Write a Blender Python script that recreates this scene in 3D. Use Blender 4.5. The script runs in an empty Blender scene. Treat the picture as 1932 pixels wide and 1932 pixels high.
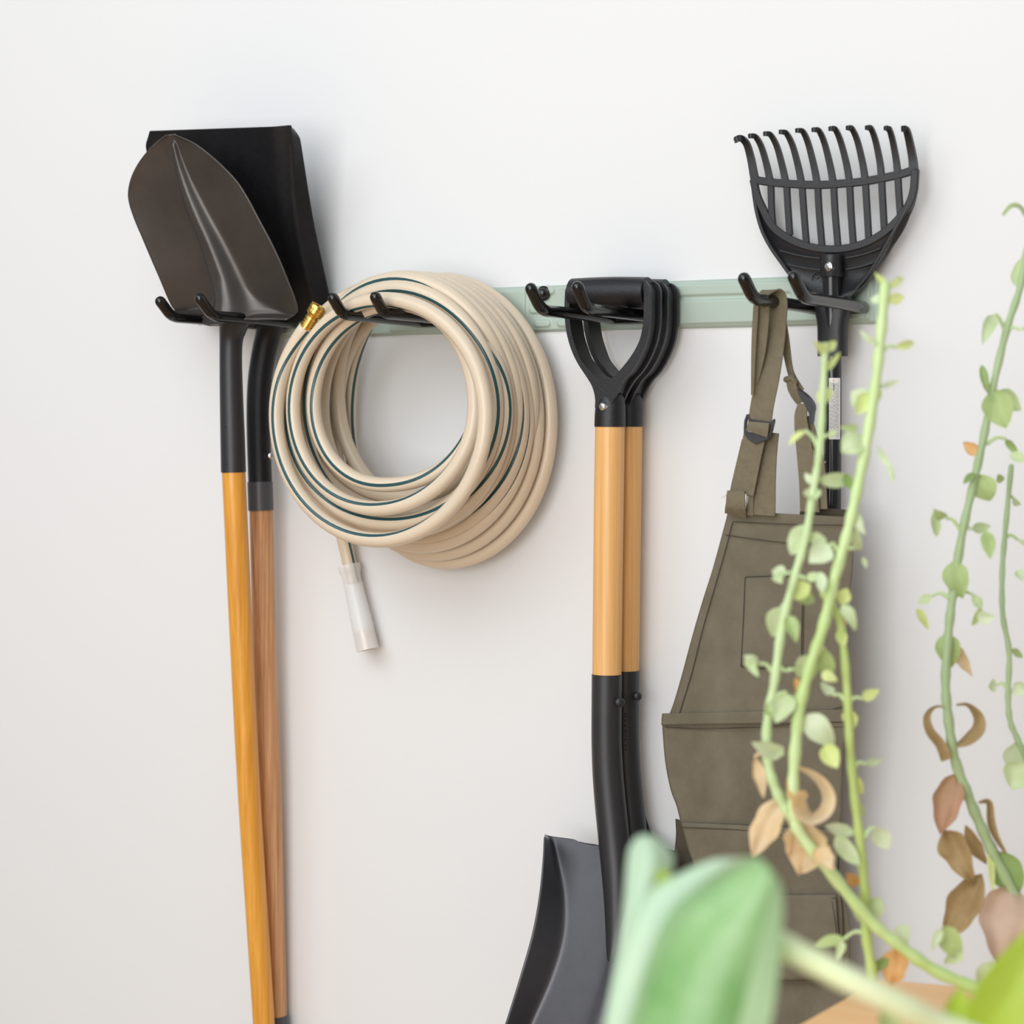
import bpy, math, random
import numpy as np
from mathutils import Vector

random.seed(7)
SC = bpy.context.scene
COL = SC.collection
PI = math.pi

# ------------------------------------------------------------------ camera
F_PX, YAW, HOR, D0, CAM_Z = 4000.0, math.radians(31.2), 785.0, 2.95, 1.5
PITCH = math.atan((966 - HOR) / F_PX)
FW = np.array([-math.sin(YAW) * math.cos(PITCH), math.cos(YAW) * math.cos(PITCH), -math.sin(PITCH)])
RT = np.array([math.cos(YAW), math.sin(YAW), 0.0])
UP = np.cross(RT, FW)
CAM = -FW * D0
CAM[2] = CAM_Z


def ray(px, py):
    return FW * F_PX + RT * (px - 966) - UP * (py - 966)


def at(px, py, t):
    """point seen at a photo pixel, t metres in front of the wall"""
    d = ray(px, py)
    return CAM + d * ((-t - CAM[1]) / d[1])


def dep(px, py, z):
    """point seen at a photo pixel, z metres from the camera"""
    return CAM + ray(px, py) * (z / F_PX)


def onz(px, py, h):
    d = ray(px, py)
    return CAM + d * ((h - CAM[2]) / d[2])


def onplane(px, py, p0, n):
    d = ray(px, py)
    return CAM + d * (np.dot(np.asarray(p0) - CAM, n) / np.dot(d, n))


def mid_t(x, px, py):
    """distance from the wall at which world x is seen at this pixel"""
    best = min(np.linspace(0, .4, 801), key=lambda t: abs(at(px, py, t)[0] - x))
    return float(best)


def unit(v):
    v = np.asarray(v, float)
    return v / max(np.linalg.norm(v), 1e-12)


def cr(pts, n=8, closed=False):
    """Catmull-Rom through points of any dimension"""
    P = [np.asarray(p, float) for p in pts]
    m = len(P)
    out = []
    segs = m if closed else m - 1
    for i in range(segs):
        if closed:
            p0, p1, p2, p3 = P[(i - 1) % m], P[i], P[(i + 1) % m], P[(i + 2) % m]
        else:
            p1, p2 = P[i], P[i + 1]
            p0 = P[i - 1] if i else 2 * p1 - p2
            p3 = P[i + 2] if i + 2 < m else 2 * p2 - p1
        for k in range(n):
            u = k / n
            out.append(.5 * ((2 * p1) + (-p0 + p2) * u + (2 * p0 - 5 * p1 + 4 * p2 - p3) * u * u + (-p0 + 3 * p1 - 3 * p2 + p3) * u ** 3))
    if not closed:
        out.append(P[-1])
    return out


def sstep(a, b, x):
    u = min(max((x - a) / (b - a), 0), 1)
    return u * u * (3 - 2 * u)


# ------------------------------------------------------------------ materials
def mat(name, col, rough=.5, metal=0., spec=.5, coat=0., noise=None, bump=None, trans=0., sss=0., alpha=1., vary=None, translucent=0.):
    """noise=(scale xyz, amount, second colour) / bump=(scale, strength)"""
    m = bpy.data.materials.new(name)
    m.use_nodes = True
    nt = m.node_tree
    b = nt.nodes['Principled BSDF']
    b.inputs['Base Color'].default_value = (*col, 1)
    b.inputs['Roughness'].default_value = rough
    b.inputs['Metallic'].default_value = metal
    b.inputs['Specular IOR Level'].default_value = spec
    b.inputs['Coat Weight'].default_value = coat
    b.inputs['Transmission Weight'].default_value = trans
    b.inputs['Subsurface Weight'].default_value = sss
    b.inputs['Alpha'].default_value = alpha
    tc = nt.nodes.new('ShaderNodeTexCoord')
    if noise:
        sc, amt, c2 = noise
        mp = nt.nodes.new('ShaderNodeMapping')
        mp.inputs['Scale'].default_value = sc if hasattr(sc, '__len__') else (sc,) * 3
        nt.links.new(tc.outputs['Object'], mp.inputs['Vector'])
        nz = nt.nodes.new('ShaderNodeTexNoise')
        nz.inputs['Scale'].default_value = 1
        nz.inputs['Detail'].default_value = 6
        nz.inputs['Roughness'].default_value = .6
        nt.links.new(mp.outputs['Vector'], nz.inputs['Vector'])
        rp = nt.nodes.new('ShaderNodeMapRange')
        rp.inputs['From Min'].default_value = .32
        rp.inputs['From Max'].default_value = .68
        rp.inputs['To Max'].default_value = amt
        nt.links.new(nz.outputs['Fac'], rp.inputs['Value'])
        mx = nt.nodes.new('ShaderNodeMix')
        mx.data_type = 'RGBA'
        mx.inputs['A'].default_value = (*col, 1)
        mx.inputs['B'].default_value = (*c2, 1)
        nt.links.new(rp.outputs['Result'], mx.inputs['Factor'])
        nt.links.new(mx.outputs['Result'], b.inputs['Base Color'])
    if bump:
        sc, st = bump[:2]
        mp = nt.nodes.new('ShaderNodeMapping')
        mp.inputs['Scale'].default_value = sc if hasattr(sc, '__len__') else (sc,) * 3
        nt.links.new(tc.outputs['Object'], mp.inputs['Vector'])
        nz = nt.nodes.new('ShaderNodeTexNoise')
        nz.inputs['Scale'].default_value = 1
        nz.inputs['Detail'].default_value = 3
        nt.links.new(mp.outputs['Vector'], nz.inputs['Vector'])
        bp = nt.nodes.new('ShaderNodeBump')
        bp.inputs['Strength'].default_value = st
        bp.inputs['Distance'].default_value = .002
        nt.links.new(nz.outputs['Fac'], bp.inputs['Height'])
        nt.links.new(bp.outputs['Normal'], b.inputs['Normal'])
    if translucent:
        tr = nt.nodes.new('ShaderNodeBsdfTranslucent')
        tr.inputs['Color'].default_value = (*[min(1, c * 1.25) for c in col], 1)
        ms = nt.nodes.new('ShaderNodeMixShader')
        ms.inputs['Fac'].default_value = translucent
        out = nt.nodes['Material Output']
        nt.links.new(b.outputs['BSDF'], ms.inputs[1])
        nt.links.new(tr.outputs['BSDF'], ms.inputs[2])
        nt.links.new(ms.outputs['Shader'], out.inputs['Surface'])
        if noise:
            nt.links.new(mx.outputs['Result'], tr.inputs['Color'])
    return m


M = {}
M['wall'] = mat('wall_paint', (.745, .75, .755), .85, spec=.2, bump=(350, .06))
M['floor'] = mat('floor_boards', (.56, .37, .22), .5, noise=((3, 40, 3), .6, (.44, .27, .15)))
M['sage'] = mat('sage_enamel', (.42, .505, .435), .38, bump=(900, .05))
M['hook'] = mat('black_dipped_rubber', (.004, .004, .0045), .14, spec=.55, bump=(260, .04))
M['bolt'] = mat('black_bolt', (.008, .008, .009), .2, spec=.5)
M['steel'] = mat('bronze_grey_powder_coat', (.100, .090, .083), .31, metal=.6, noise=(16, .7, (.070, .061, .056)), bump=(1500, .12))
M['blackcoat'] = mat('black_powder_coat', (.006, .006, .0075), .38, spec=.32, noise=(70, .6, (.012, .011, .013)), bump=(1300, .2))
M['darksteel'] = mat('charcoal_powder_coat', (.036, .036, .039), .38, metal=.3, noise=(30, .5, (.028, .028, .031)), bump=(1500, .12))
M['bladesteel'] = mat('charcoal_blade_coat_with_reflection', (.095, .095, .105), .36, metal=.55, noise=(18, .6, (.075, .075, .083)), bump=(1500, .12))  # lighter than the socket coat: reflected light put into the colour
M['collar'] = mat('grey_plastic_collar', (.062, .064, .075), .4)
M['woodA'] = mat('varnished_honey_wood', (.82, .40, .06), .33, coat=.25, noise=((150, 150, 2.4), .95, (.60, .24, .022)), bump=((300, 300, 8), .08))
M['woodB'] = mat('red_oak_wood', (.70, .40, .20), .45, noise=((320, 320, 4.5), 1., (.40, .175, .07)), bump=((300, 300, 8), .15))
M['woodC'] = mat('pale_ash_wood', (.84, .49, .19), .45, noise=((190, 190, 3.0), .9, (.66, .345, .11)), bump=((300, 300, 8), .08))
M['dplastic'] = mat('black_moulded_plastic', (.009, .009, .0115), .37, spec=.48, bump=(900, .25))
M['rivet'] = mat('bright_rivet', (.75, .75, .76), .22, metal=1.)
M['hose'] = mat('tan_hose_vinyl', (.70, .59, .45), .3, spec=.5, noise=(9, .5, (.64, .535, .405)), bump=(420, .12))
M['stripe'] = mat('teal_hose_stripe', (.022, .078, .088), .3, spec=.5, bump=(420, .2))
M['brass'] = mat('brass', (.70, .45, .12), .24, metal=1.)
M['sleeve'] = mat('clear_soft_sleeve', (.93, .94, .95), .28, alpha=.5)
M['canvas'] = mat('olive_waxed_canvas', (.150, .130, .092), .85, spec=.2, noise=(26, .8, (.195, .172, .125)), bump=(1100, .5))
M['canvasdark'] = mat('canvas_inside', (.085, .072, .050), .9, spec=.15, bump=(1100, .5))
M['seam'] = mat('dark_seam_thread', (.045, .038, .026), .9)
M['webbing'] = mat('olive_webbing', (.175, .150, .098), .85, spec=.2, noise=(120, .7, (.225, .195, .132)), bump=((900, 900, 1500), .6))
M['buckle'] = mat('black_buckle_plastic', (.030, .030, .034), .4)
M['thread'] = mat('pale_thread', (.6, .52, .42), .8)
M['rake'] = mat('black_rake_plastic', (.016, .016, .018), .40, spec=.45, bump=(900, .15))
M['pole'] = mat('black_enamel_pole', (.014, .014, .016), .2, spec=.5)
M['paper'] = mat('white_sticker', (.78, .78, .77), .5)
M['ink'] = mat('grey_print', (.25, .25, .26), .6)
M['inkblack'] = mat('black_print', (.03, .03, .04), .6)
M['inkorange'] = mat('orange_print', (.75, .35, .05), .6)
M['tablewood'] = mat('orange_pine_board', (.95, .61, .31), .45, noise=((4, 50, 50), .7, (.86, .49, .21)))
M['pot'] = mat('terracotta', (.55, .27, .16), .8)
M['soil'] = mat('potting_soil', (.04, .03, .02), .95)


def leafmat(name, a, b, rough=.42, tr=.35, scale=45):
    return mat(name, a, rough, spec=.4, noise=(scale, .9, b), translucent=tr)


M['lg'] = leafmat('pale_green_leaf', (.68, .79, .50), (.54, .69, .34))
M['ly'] = leafmat('yellow_green_leaf', (.80, .90, .42), (.68, .78, .26))
M['lp'] = leafmat('whitish_green_leaf', (.76, .85, .62), (.62, .76, .46))
M['ld'] = leafmat('deep_green_leaf', (.28, .42, .14), (.36, .50, .18))
M['lm'] = leafmat('mid_green_leaf', (.44, .57, .24), (.54, .67, .30))
M['dt'] = leafmat('dry_tan_leaf', (.82, .70, .52), (.78, .56, .28), .6, .3, 28)
M['do'] = leafmat('dry_orange_leaf', (.80, .50, .24), (.70, .38, .12), .6, .3, 28)
M['db'] = leafmat('dry_brown_leaf', (.50, .37, .19), (.34, .22, .09), .6, .3, 32)
M['dr'] = leafmat('dry_reddish_leaf', (.60, .35, .24), (.44, .28, .14), .6, .3, 32)
M['dk'] = leafmat('dry_pinkish_leaf', (.72, .54, .43), (.58, .41, .29), .6, .3, 24)
M['stem1'] = mat('pale_green_stem', (.58, .72, .40), .45, noise=(20, .8, (.44, .60, .26)))
M['stem2'] = mat('bright_green_stem', (.44, .60, .20), .45, noise=((9, 9, 5), .9, (.66, .80, .46)))
M['stem3'] = mat('yellow_green_stem', (.40, .54, .15), .45, noise=(12, .8, (.54, .66, .24)))
M['stem4'] = mat('grey_green_stem', (.33, .45, .23), .5, noise=(14, .8, (.42, .54, .30)))
M['bigleaf'] = leafmat('broad_leaf_green', (.17, .38, .12), (.38, .60, .30), .25, .25, 10)
M['palefold'] = leafmat('pale_mint_underside_with_glare', (.50, .70, .53), (.62, .79, .60), .3, .3, 9)  # naturally paler underside, with glare also put into the colour
M['litmargin'] = leafmat('lime_leaf_margin_with_light', (.48, .72, .42), (.62, .84, .54), .3, .35, 9)  # brightness of the lit leaf edge is put into this colour
M['stalk'] = mat('yellow_green_stalk', (.88, .95, .64), .4, noise=(14, .5, (.72, .86, .42)))
M['bright'] = leafmat('bright_lime_leaf', (.42, .62, .05), (.54, .74, .12), .35, .4, 10)


# ------------------------------------------------------------------ object helpers
ORG = {}


def thing(name, label, cat, loc, group=None):
    o = bpy.data.objects.new(name, None)
    COL.objects.link(o)
    o.empty_display_size = .05
    o.location = tuple(loc)
    o['label'] = label
    o['category'] = cat
    if group:
        o['group'] = group
    ORG[o] = np.asarray(loc, float)
    return o


def tag(o, label, cat, group=None, kind=None):
    o['label'] = label
    o['category'] = cat
    if group:
        o['group'] = group
    if kind:
        o['kind'] = kind
    return o


def obj(name, vf, mats, parent=None, smooth=True, sharp=40, loc=None, label=None):
    """vf=(verts in world space, faces[, material index per face])"""
    verts, faces = vf[0], vf[1]
    base = ORG[parent] if parent is not None else (np.asarray(loc, float) if loc is not None else np.mean(np.asarray(verts), axis=0))
    me = bpy.data.meshes.new(name)
    me.from_pydata([tuple(np.asarray(v, float) - base) for v in verts], [], [tuple(f) for f in faces])
    for m in (mats if isinstance(mats, (list, tuple)) else [mats]):
        me.materials.append(M[m] if isinstance(m, str) else m)
    if len(vf) > 2 and vf[2]:
        me.polygons.foreach_set('material_index', vf[2])
    me.validate()
    import bmesh
    bm = bmesh.new()
    bm.from_mesh(me)
    bmesh.ops.recalc_face_normals(bm, faces=bm.faces[:])
    bm.to_mesh(me)
    bm.free()
    if smooth:
        me.polygons.foreach_set('use_smooth', [True] * len(me.polygons))
        me.set_sharp_from_angle(angle=math.radians(sharp))
    o = bpy.data.objects.new(name, me)
    COL.objects.link(o)
    ORG[o] = base
    if parent is not None:
        o.parent = parent
    else:
        o.location = tuple(base)
    if label:
        o['label'] = label
    return o


def solid(o, th, off=0.):
    s = o.modifiers.new('thickness', 'SOLIDIFY')
    s.thickness = th
    s.offset = off
    return o


def bev(o, w, seg=3, ang=40):
    b = o.modifiers.new('bevel', 'BEVEL')
    b.width = w
    b.segments = seg
    b.limit_method = 'ANGLE'
    b.angle_limit = math.radians(ang)
    return o


def sub(o, n=1):
    s = o.modifiers.new('sub', 'SUBSURF')
    s.levels = n
    s.render_levels = n
    return o


def join(*parts):
    V_, F_, I_ = [], [], []
    for p in parts:
        b = len(V_)
        V_ += list(p[0])
        F_ += [tuple(i + b for i in f) for f in p[1]]
        I_ += list(p[2]) if len(p) > 2 and p[2] else [0] * len(p[1])
    return V_, F_, I_


def frames(path, ref=None):
    P = [np.asarray(p, float) for p in path]
    n = len(P)
    T = [unit(P[min(i + 1, n - 1)] - P[max(i - 1, 0)]) for i in range(n)]
    out = []
    if ref is not None:
        for i in range(n):
            r = ref[i] if isinstance(ref, list) else ref
            N = unit(np.asarray(r, float) - T[i] * np.dot(r, T[i]))
            out.append((P[i], T[i], N, np.cross(T[i], N)))
    else:
        a = np.array([0, -1., 0]) if abs(T[0][1]) < .9 else np.array([1., 0, 0])
        N = unit(a - T[0] * np.dot(a, T[0]))
        for i in range(n):
            N = unit(N - T[i] * np.dot(N, T[i]))
            out.append((P[i], T[i], N, np.cross(T[i], N)))
    return out


def tube(path, rad, n=16, caps=True, ref=None, flat=1., round_ends=False):
    """rad: number or list; flat scales the N direction"""
    path = [np.asarray(p, float) for p in path]
    R = list(rad) if hasattr(rad, '__len__') else [rad] * len(path)
    if round_ends:
        def dome(end, nxt, r):
            d = unit(end - nxt)
            return [(end + d * r * math.sin(a), r * math.cos(a)) for a in (PI * .15, PI * .3, PI * .42, PI * .485)]
        if round_ends in (True, 'end', 'both'):
            for p, r in dome(path[-1], path[-2], R[-1]):
                path.append(p)
                R.append(r)
        if round_ends in ('start', 'both'):
            for p, r in dome(path[0], path[1], R[0]):
                path.insert(0, p)
                R.insert(0, r)
    fr = frames(path, ref)
    V_, F_ = [], []
    for (p, t, N, B), r in zip(fr, R):
        for k in range(n):
            a = 2 * PI * k / n
            V_.append(p + (N * math.cos(a) * flat + B * math.sin(a)) * r)
    for i in range(len(path) - 1):
        for k in range(n):
            F_.append((i * n + k, i * n + (k + 1) % n, (i + 1) * n + (k + 1) % n, (i + 1) * n + k))
    if caps:
        F_.append(tuple(range(n))[::-1])
        F_.append(tuple(range((len(path) - 1) * n, len(path) * n)))
    return V_, F_


def sweep(path, prof, ref, caps=True):
    """prof: closed list of (b, n) offsets; ref: direction(s) of n"""
    fr = frames(path, ref)
    V_, F_ = [], []
    for i, (p, t, N, B) in enumerate(fr):
        pr = prof(i / (len(fr) - 1)) if callable(prof) else prof
        m = len(pr)
        for b, n_ in pr:
            V_.append(p + B * b + N * n_)
    for i in range(len(fr) - 1):
        for k in range(m):
            F_.append((i * m + k, i * m + (k + 1) % m, (i + 1) * m + (k + 1) % m, (i + 1) * m + k))
    if caps:
        F_.append(tuple(range(m))[::-1])
        F_.append(tuple(range((len(fr) - 1) * m, len(fr) * m)))
    return V_, F_


def rect(w, h):
    return [(-w / 2, -h / 2), (w / 2, -h / 2), (w / 2, h / 2), (-w / 2, h / 2)]


def box(c, sx, sy, sz, ax=None):
    c = np.asarray(c, float)
    X, Y, Z = ax if ax is not None else (np.array([1., 0, 0]), np.array([0, 1., 0]), np.array([0, 0, 1.]))
    V_ = [c + X * sx / 2 * i + Y * sy / 2 * j + Z * sz / 2 * k for i in (-1, 1) for j in (-1, 1) for k in (-1, 1)]
    return V_, [(0, 1, 3, 2), (4, 6, 7, 5), (0, 4, 5, 1), (2, 3, 7, 6), (0, 2, 6, 4), (1, 5, 7, 3)]


def prism(poly, off):
    """poly: list of 3D points; off: extrusion vector"""
    n = len(poly)
    off = np.asarray(off, float)
    V_ = [np.asarray(p, float) for p in poly] + [np.asarray(p, float) + off for p in poly]
    return V_, [tuple(range(n)), tuple(range(n, 2 * n))[::-1]] + [(i, (i + 1) % n, n + (i + 1) % n, n + i) for i in range(n)]


def resample(pts, n, closed=True):
    P = [np.asarray(p, float) for p in pts]
    if closed:
        P = P + [P[0]]
    L = [0.]
    for a, b in zip(P, P[1:]):
        L.append(L[-1] + np.linalg.norm(b - a))
    out = []
    for k in range(n):
        s = L[-1] * k / (n if closed else n - 1)
        i = max(j for j in range(len(L) - 1) if L[j] <= s + 1e-12)
        u = (s - L[i]) / max(L[i + 1] - L[i], 1e-12)
        out.append(P[i] + (P[i + 1] - P[i]) * u)
    return out


def ring_prism(outer, inner, off):
    """frame between two matched closed loops, extruded"""
    n = len(outer)
    off = np.asarray(off, float)
    V_ = list(outer) + list(inner) + [p + off for p in outer] + [p + off for p in inner]
    F_ = []
    for i in range(n):
        j = (i + 1) % n
        F_ += [(i, j, n + j, n + i), (2 * n + i, 3 * n + i, 3 * n + j, 2 * n + j), (i, 2 * n + i, 2 * n + j, j), (n + i, n + j, 3 * n + j, 3 * n + i)]
    return V_, F_


def gridmesh(rows):
    n = len(rows[0])
    V_ = [p for r in rows for p in r]
    return V_, [(i * n + j, i * n + j + 1, (i + 1) * n + j + 1, (i + 1) * n + j) for i in range(len(rows) - 1) for j in range(n - 1)]


def lathe(p0, axis, prof, n=24, caps=True):
    """prof: (distance along axis, radius)"""
    ax = unit(axis)
    path = [np.asarray(p0, float) + ax * d for d, r in prof]
    a = np.array([1., 0, 0]) if abs(ax[0]) < .8 else np.array([0, 1., 0])
    N = unit(a - ax * np.dot(a, ax))
    B = np.cross(ax, N)
    V_, F_ = [], []
    for p, (d, r) in zip(path, prof):
        for k in range(n):
            V_.append(p + (N * math.cos(2 * PI * k / n) + B * math.sin(2 * PI * k / n)) * r)
    for i in range(len(prof) - 1):
        for k in range(n):
            F_.append((i * n + k, i * n + (k + 1) % n, (i + 1) * n + (k + 1) % n, (i + 1) * n + k))
    if caps:
        F_ += [tuple(range(n))[::-1], tuple(range((len(prof) - 1) * n, len(prof) * n))]
    return V_, F_


# ------------------------------------------------------------------ setting
o = obj('wall_back', box((0, .06, 1.5), 9, .12, 3.0), 'wall', smooth=False)
o['kind'] = 'structure'
o = obj('floor', box((0, -2.5, -.03), 9, 5.3, .06), 'floor', smooth=False)
o['kind'] = 'structure'

# ------------------------------------------------------------------ rail
RX0, RX1, RZ0, RZ1 = -.447, .541, 1.6155, 1.6785
RT_ = .0095


def sd_rr(x, z, x0, x1, z0, z1, r):
    cx, cz, hx, hz = (x0 + x1) / 2, (z0 + z1) / 2, (x1 - x0) / 2 - r, (z1 - z0) / 2 - r
    dx, dz = abs(x - cx) - hx, abs(z - cz) - hz
    return math.hypot(max(dx, 0), max(dz, 0)) + min(max(dx, dz), 0) - r


def wx(px, py=585):
    return at(px, py, .01)[0]


HOOKS = [((328, 597), (404, 594)), ((650, 592), (728, 594)), ((1025, 584), (1110, 580)), ((1425, 563), (1519, 565))]
HX = [((at(*a, .2)[0]), (at(*b, .2)[0])) for a, b in HOOKS]
HZ = [at(*a, .2)[2] for a, b in HOOKS]

panels, grooves, studs = [], [], []
edges = [RX0 - .02] + [h[0] - .055 for h in HX] + [RX1]
seam = wx(992) 
secs = [(RX0 + .006, -.36), (-.30, -.07 - .03), (-.02, seam), (wx(1262), RX1 - .012)]
panels = [(RX0 + .006, -.30), (-.20, -.12), (-.02, seam), (wx(1215), RX1 - .010)]
grooves = [(-.17, seam - .09), (wx(1225), wx(1492))]
for x in (wx(1022), wx(1066), wx(1110), wx(1154)):
    studs.append((x, 1.6265))
for x in (wx(1030), wx(1080), wx(1126), wx(1170)):
    studs.append((x, 1.671))
studs.append((wx(1013), 1.6455))


def rail_h(x, z):
    d = sd_rr(x, z, RX0, RX1, RZ0, RZ1, .004)
    h = .0072 - .0055 * sstep(-.0035, 0, d)
    pan = 0
    for a, b in panels:
        pan = max(pan, 1 - sstep(-.003, 0, sd_rr(x, z, a, b, RZ0 + .004, RZ1 - .0045, .003)))
    h += .0034 * pan
    for a, b in grooves:
        h -= .0032 * (1 - sstep(-.0026, .0014, sd_rr(x, z, a, b, 1.6515, 1.6585, .0034)))
    for sx, sz in studs:
        h += .0034 * (1 - sstep(-.0034, .0006, sd_rr(x, z, sx - .014, sx + .014, sz - .0062, sz + .0062, .006)))
    return h


nx, nz = 760, 60
rows = []
for j in range(nz + 1):
    z = RZ0 + (RZ1 - RZ0) * j / nz
    rows.append([np.array([x, -rail_h(x, z), z]) for x in (RX0 + (RX1 - RX0) * i / nx for i in range(nx + 1))])
V_, F_ = gridmesh(rows)
rim = [j * (nx + 1) for j in range(nz + 1)] + [nz * (nx + 1) + i for i in range(1, nx + 1)] + [j * (nx + 1) + nx for j in range(nz - 1, -1, -1)] + [i for i in range(nx - 1, 0, -1)]
nb = len(V_)
V_ += [np.array([V_[i][0], 0., V_[i][2]]) for i in rim]
F_ += [(rim[k], rim[(k + 1) % len(rim)], nb + (k + 1) % len(rim), nb + k) for k in range(len(rim))]
rail = thing('wall_rail', 'long sage green pressed metal tool rail fixed to the white wall', 'tool rail', (0, 0, 1.647))
obj('rail_plate', (V_, F_), 'sage', rail, sharp=60)

# ------------------------------------------------------------------ hooks
HL = ['black double-prong hook at the rail end, under the grey shovel blade', 'black double-prong hook carrying the coiled tan garden hose',
      'black double-prong hook carrying the two D-grip shovels', 'black double-prong hook carrying the olive apron and the shrub rake']
TIPS = [((304, 569), (379, 564)), ((630, 563), (710, 561)), ((1003, 545), (1091, 542)), ((1405, 526), (1499, 523))]
for i in range(4):
    hk = thing('wall_hook', HL[i], 'hook', ((HX[i][0] + HX[i][1]) / 2, 0, HZ[i]), 'double hooks on the green rail')
    for s in (0, 1):
        x = HX[i][s]
        z = HZ[i]
        zt = at(*TIPS[i][s], .224)[2]
        xt = at(*TIPS[i][s], .224)[0]
        knee, end = np.array([x, -.2045, z - .001]), np.array([xt, -.2255, zt])
        pa, pb = np.array([x, -.190, z - .0012]), knee + (end - knee) * .38
        p = [np.array([x, -.0195, z - .0045]), np.array([x, -.05, z - .0035]), np.array([x, -.10, z - .0025]), np.array([x, -.15, z - .0017])]
        p += [pa * (1 - u) ** 2 + knee * 2 * u * (1 - u) + pb * u * u for u in np.linspace(0, 1, 9)] + [pb + (end - pb) * u for u in (.35, .7, 1)]
        obj('prong', tube(p, .0077, 22, round_ends='both'), 'hook', hk)
    xa, xb = HX[i]
    p = [np.array([xa, -.022, HZ[i] - .0048]), np.array([xa + .006, -.0155, HZ[i] - .0048]), np.array([xb - .006, -.0155, HZ[i] - .0048]), np.array([xb, -.022, HZ[i] - .0048])]
    obj('cross_rod', tube(cr(p, 5), .0072, 18, round_ends='both'), 'hook', hk)
    if i == 2:
        c = at(1021, 553, .016)
        obj('bolt', lathe((c[0], -.0075, c[2]), (0, -1, 0), [(0, .0102), (.003, .0102), (.0045, .0078), (.0085, .0068), (.0108, .0045), (.0116, .001)], 24), 'bolt', hk)

# ------------------------------------------------------------------ shovels on the first hook


def blade(px_rows, p0, n, ncol=41, hf=None):
    """px_rows: (left px, right px) from bottom to top, traced on the plane; hf(u, v, P): height along n"""
    rows = []
    L = cr([r[0] for r in px_rows], 6)
    R = cr([r[1] for r in px_rows], 6)
    m = len(L)
    for i in range(m):
        a, b = onplane(*L[i], p0, n), onplane(*R[i], p0, n)
        v = i / (m - 1)
        row = []
        for j in range(ncol):
            u = -1 + 2 * j / (ncol - 1)
            P = a + (b - a) * (u + 1) / 2
            row.append(P + n * (hf(u, v) if hf else 0))
        rows.append(row)
    return gridmesh(rows)


def plane_axis(pa, ta, pb, tb):
    """plane that holds the wall's horizontal and the line from a to b; normal towards the room"""
    A, B = at(*pa, ta), at(*pb, tb)
    d = unit(B - A)
    n = unit(np.cross(d, np.array([1., 0, 0])))
    if n[1] > 0:
        n = -n
    return A, B, n


# --- long round-point shovel
sx1 = (HX[0][0] + HX[0][1]) / 2
sh = thing('round_point_shovel', 'long-handled grey round-point shovel with glossy honey wood shaft, hung blade up', 'shovel', at(470, 1500, .08))
A, B, n = plane_axis((440, 596), .112, (328, 256), .20)
rows_ = [((341, 583), (557, 595)), ((339, 580), (566, 588)), ((335, 573), (572, 579)), ((328, 556), (568, 558)), ((316, 525), (556, 525)), ((300, 487), (541, 487)),
         ((283, 447), (522, 447)), ((266, 408), (501, 409)), ((255, 376), (480, 371)), ((253, 352), (459, 340)), ((259, 325), (434, 315)), ((272, 299), (405, 291)),
         ((289, 277), (376, 271)), ((305, 263), (350, 259)), ((317, 254), (334, 253))]


def shovel_h(u, v):
    # flat-topped frog rising towards the socket, dished wings, lower wings bent forward, rolled foot step
    w = .20 * (1 - v) ** 1.7 + .16 * max(0, .25 - v) + .045
    hgt = .036 * (1 - v) ** 1.8 + .0045
    e = abs(u + .02) / w
    fr = hgt / (1 + e ** 4.5) * (1 - sstep(.86, .91, v))
    dish = .016 * u * u * (.35 + .65 * math.sin(PI * min(v + .12, 1)))
    wing = max(0, .31 - .29 * abs(u) - v)
    wing = .085 * (math.sqrt(wing * wing + .0006) - .0245)
    step = .012 * sstep(.05, 0, v) * sstep(.25, .5, abs(u))
    return fr + dish + wing + step


o = obj('blade', blade(rows_, A, n, 91, shovel_h), 'steel', sh, sharp=75)
solid(o, .002)
ts = .115
pth = [(449, 588, .125, 30), (443, 605, .120, 30), (439, 622, .117, 27), (436, 645, .116, 23), (435.5, 690, .1155, 22.5), (437, 760, .115, 23.5), (439, 830, .1145, 24.5), (440.5, 891, .114, 25)]
cp = cr([(*at(a, b, t), r / 1385) for a, b, t, r in pth], 6)
o = obj('socket', tube([p[:3] for p in cp], [p[3] for p in cp], 32), 'darksteel', sh, label='grey steel socket')
cw = cr([(*at(a, b, t), r / 1385) for a, b, t, r in [(440.5, 886, .114, 23.6), (455, 1200, .098, 23.4), (470, 1500, .083, 23), (498, 1935, .061, 22.3), (507, 2120, .057, 22)]], 8)
o = obj('shaft', tube([p[:3] for p in cw], [p[3] for p in cw], 28, round_ends='end'), 'woodA', sh)
for k, (x, y) in enumerate(((427, 806), (428, 876))):
    c = at(x, y, .131)
    obj('rivet_hole', lathe(c, (-.3, -1, 0), [(-.002, .0016), (.0006, .0016), (.001, .0008)], 10), 'bolt', sh)

# --- black square scoop behind it
sc = thing('square_scoop_shovel', 'long-handled black square scoop shovel with reddish oak shaft, behind the grey shovel', 'shovel', at(505, 1400, .035))
A, B, n = plane_axis((560, 592), .045, (440, 242), .135)
rows_ = [((376, 613), (585, 606), (590, 612)), ((372, 606), (594, 600), (612, 606)), ((360, 596), (592, 590), (622, 588)), ((350, 580), (588, 572), (625, 573)), ((340, 545), (579, 540), (618, 541)), ((322, 490), (566, 486), (606, 486)), ((305, 430), (556, 425), (593, 425)),
         ((290, 370), (550, 362), (582, 362)), ((282, 310), (548, 300), (572, 300)), ((277, 285), (547, 270), (567, 270)), ((276, 272), (546, 257), (564, 259)), ((280, 258), (545, 246), (555, 246)), ((283, 247), (543, 238), (548, 237))]
q = cr([np.r_[r[0], r[1], r[2]] for r in rows_], 6)
V_ = []
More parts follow.
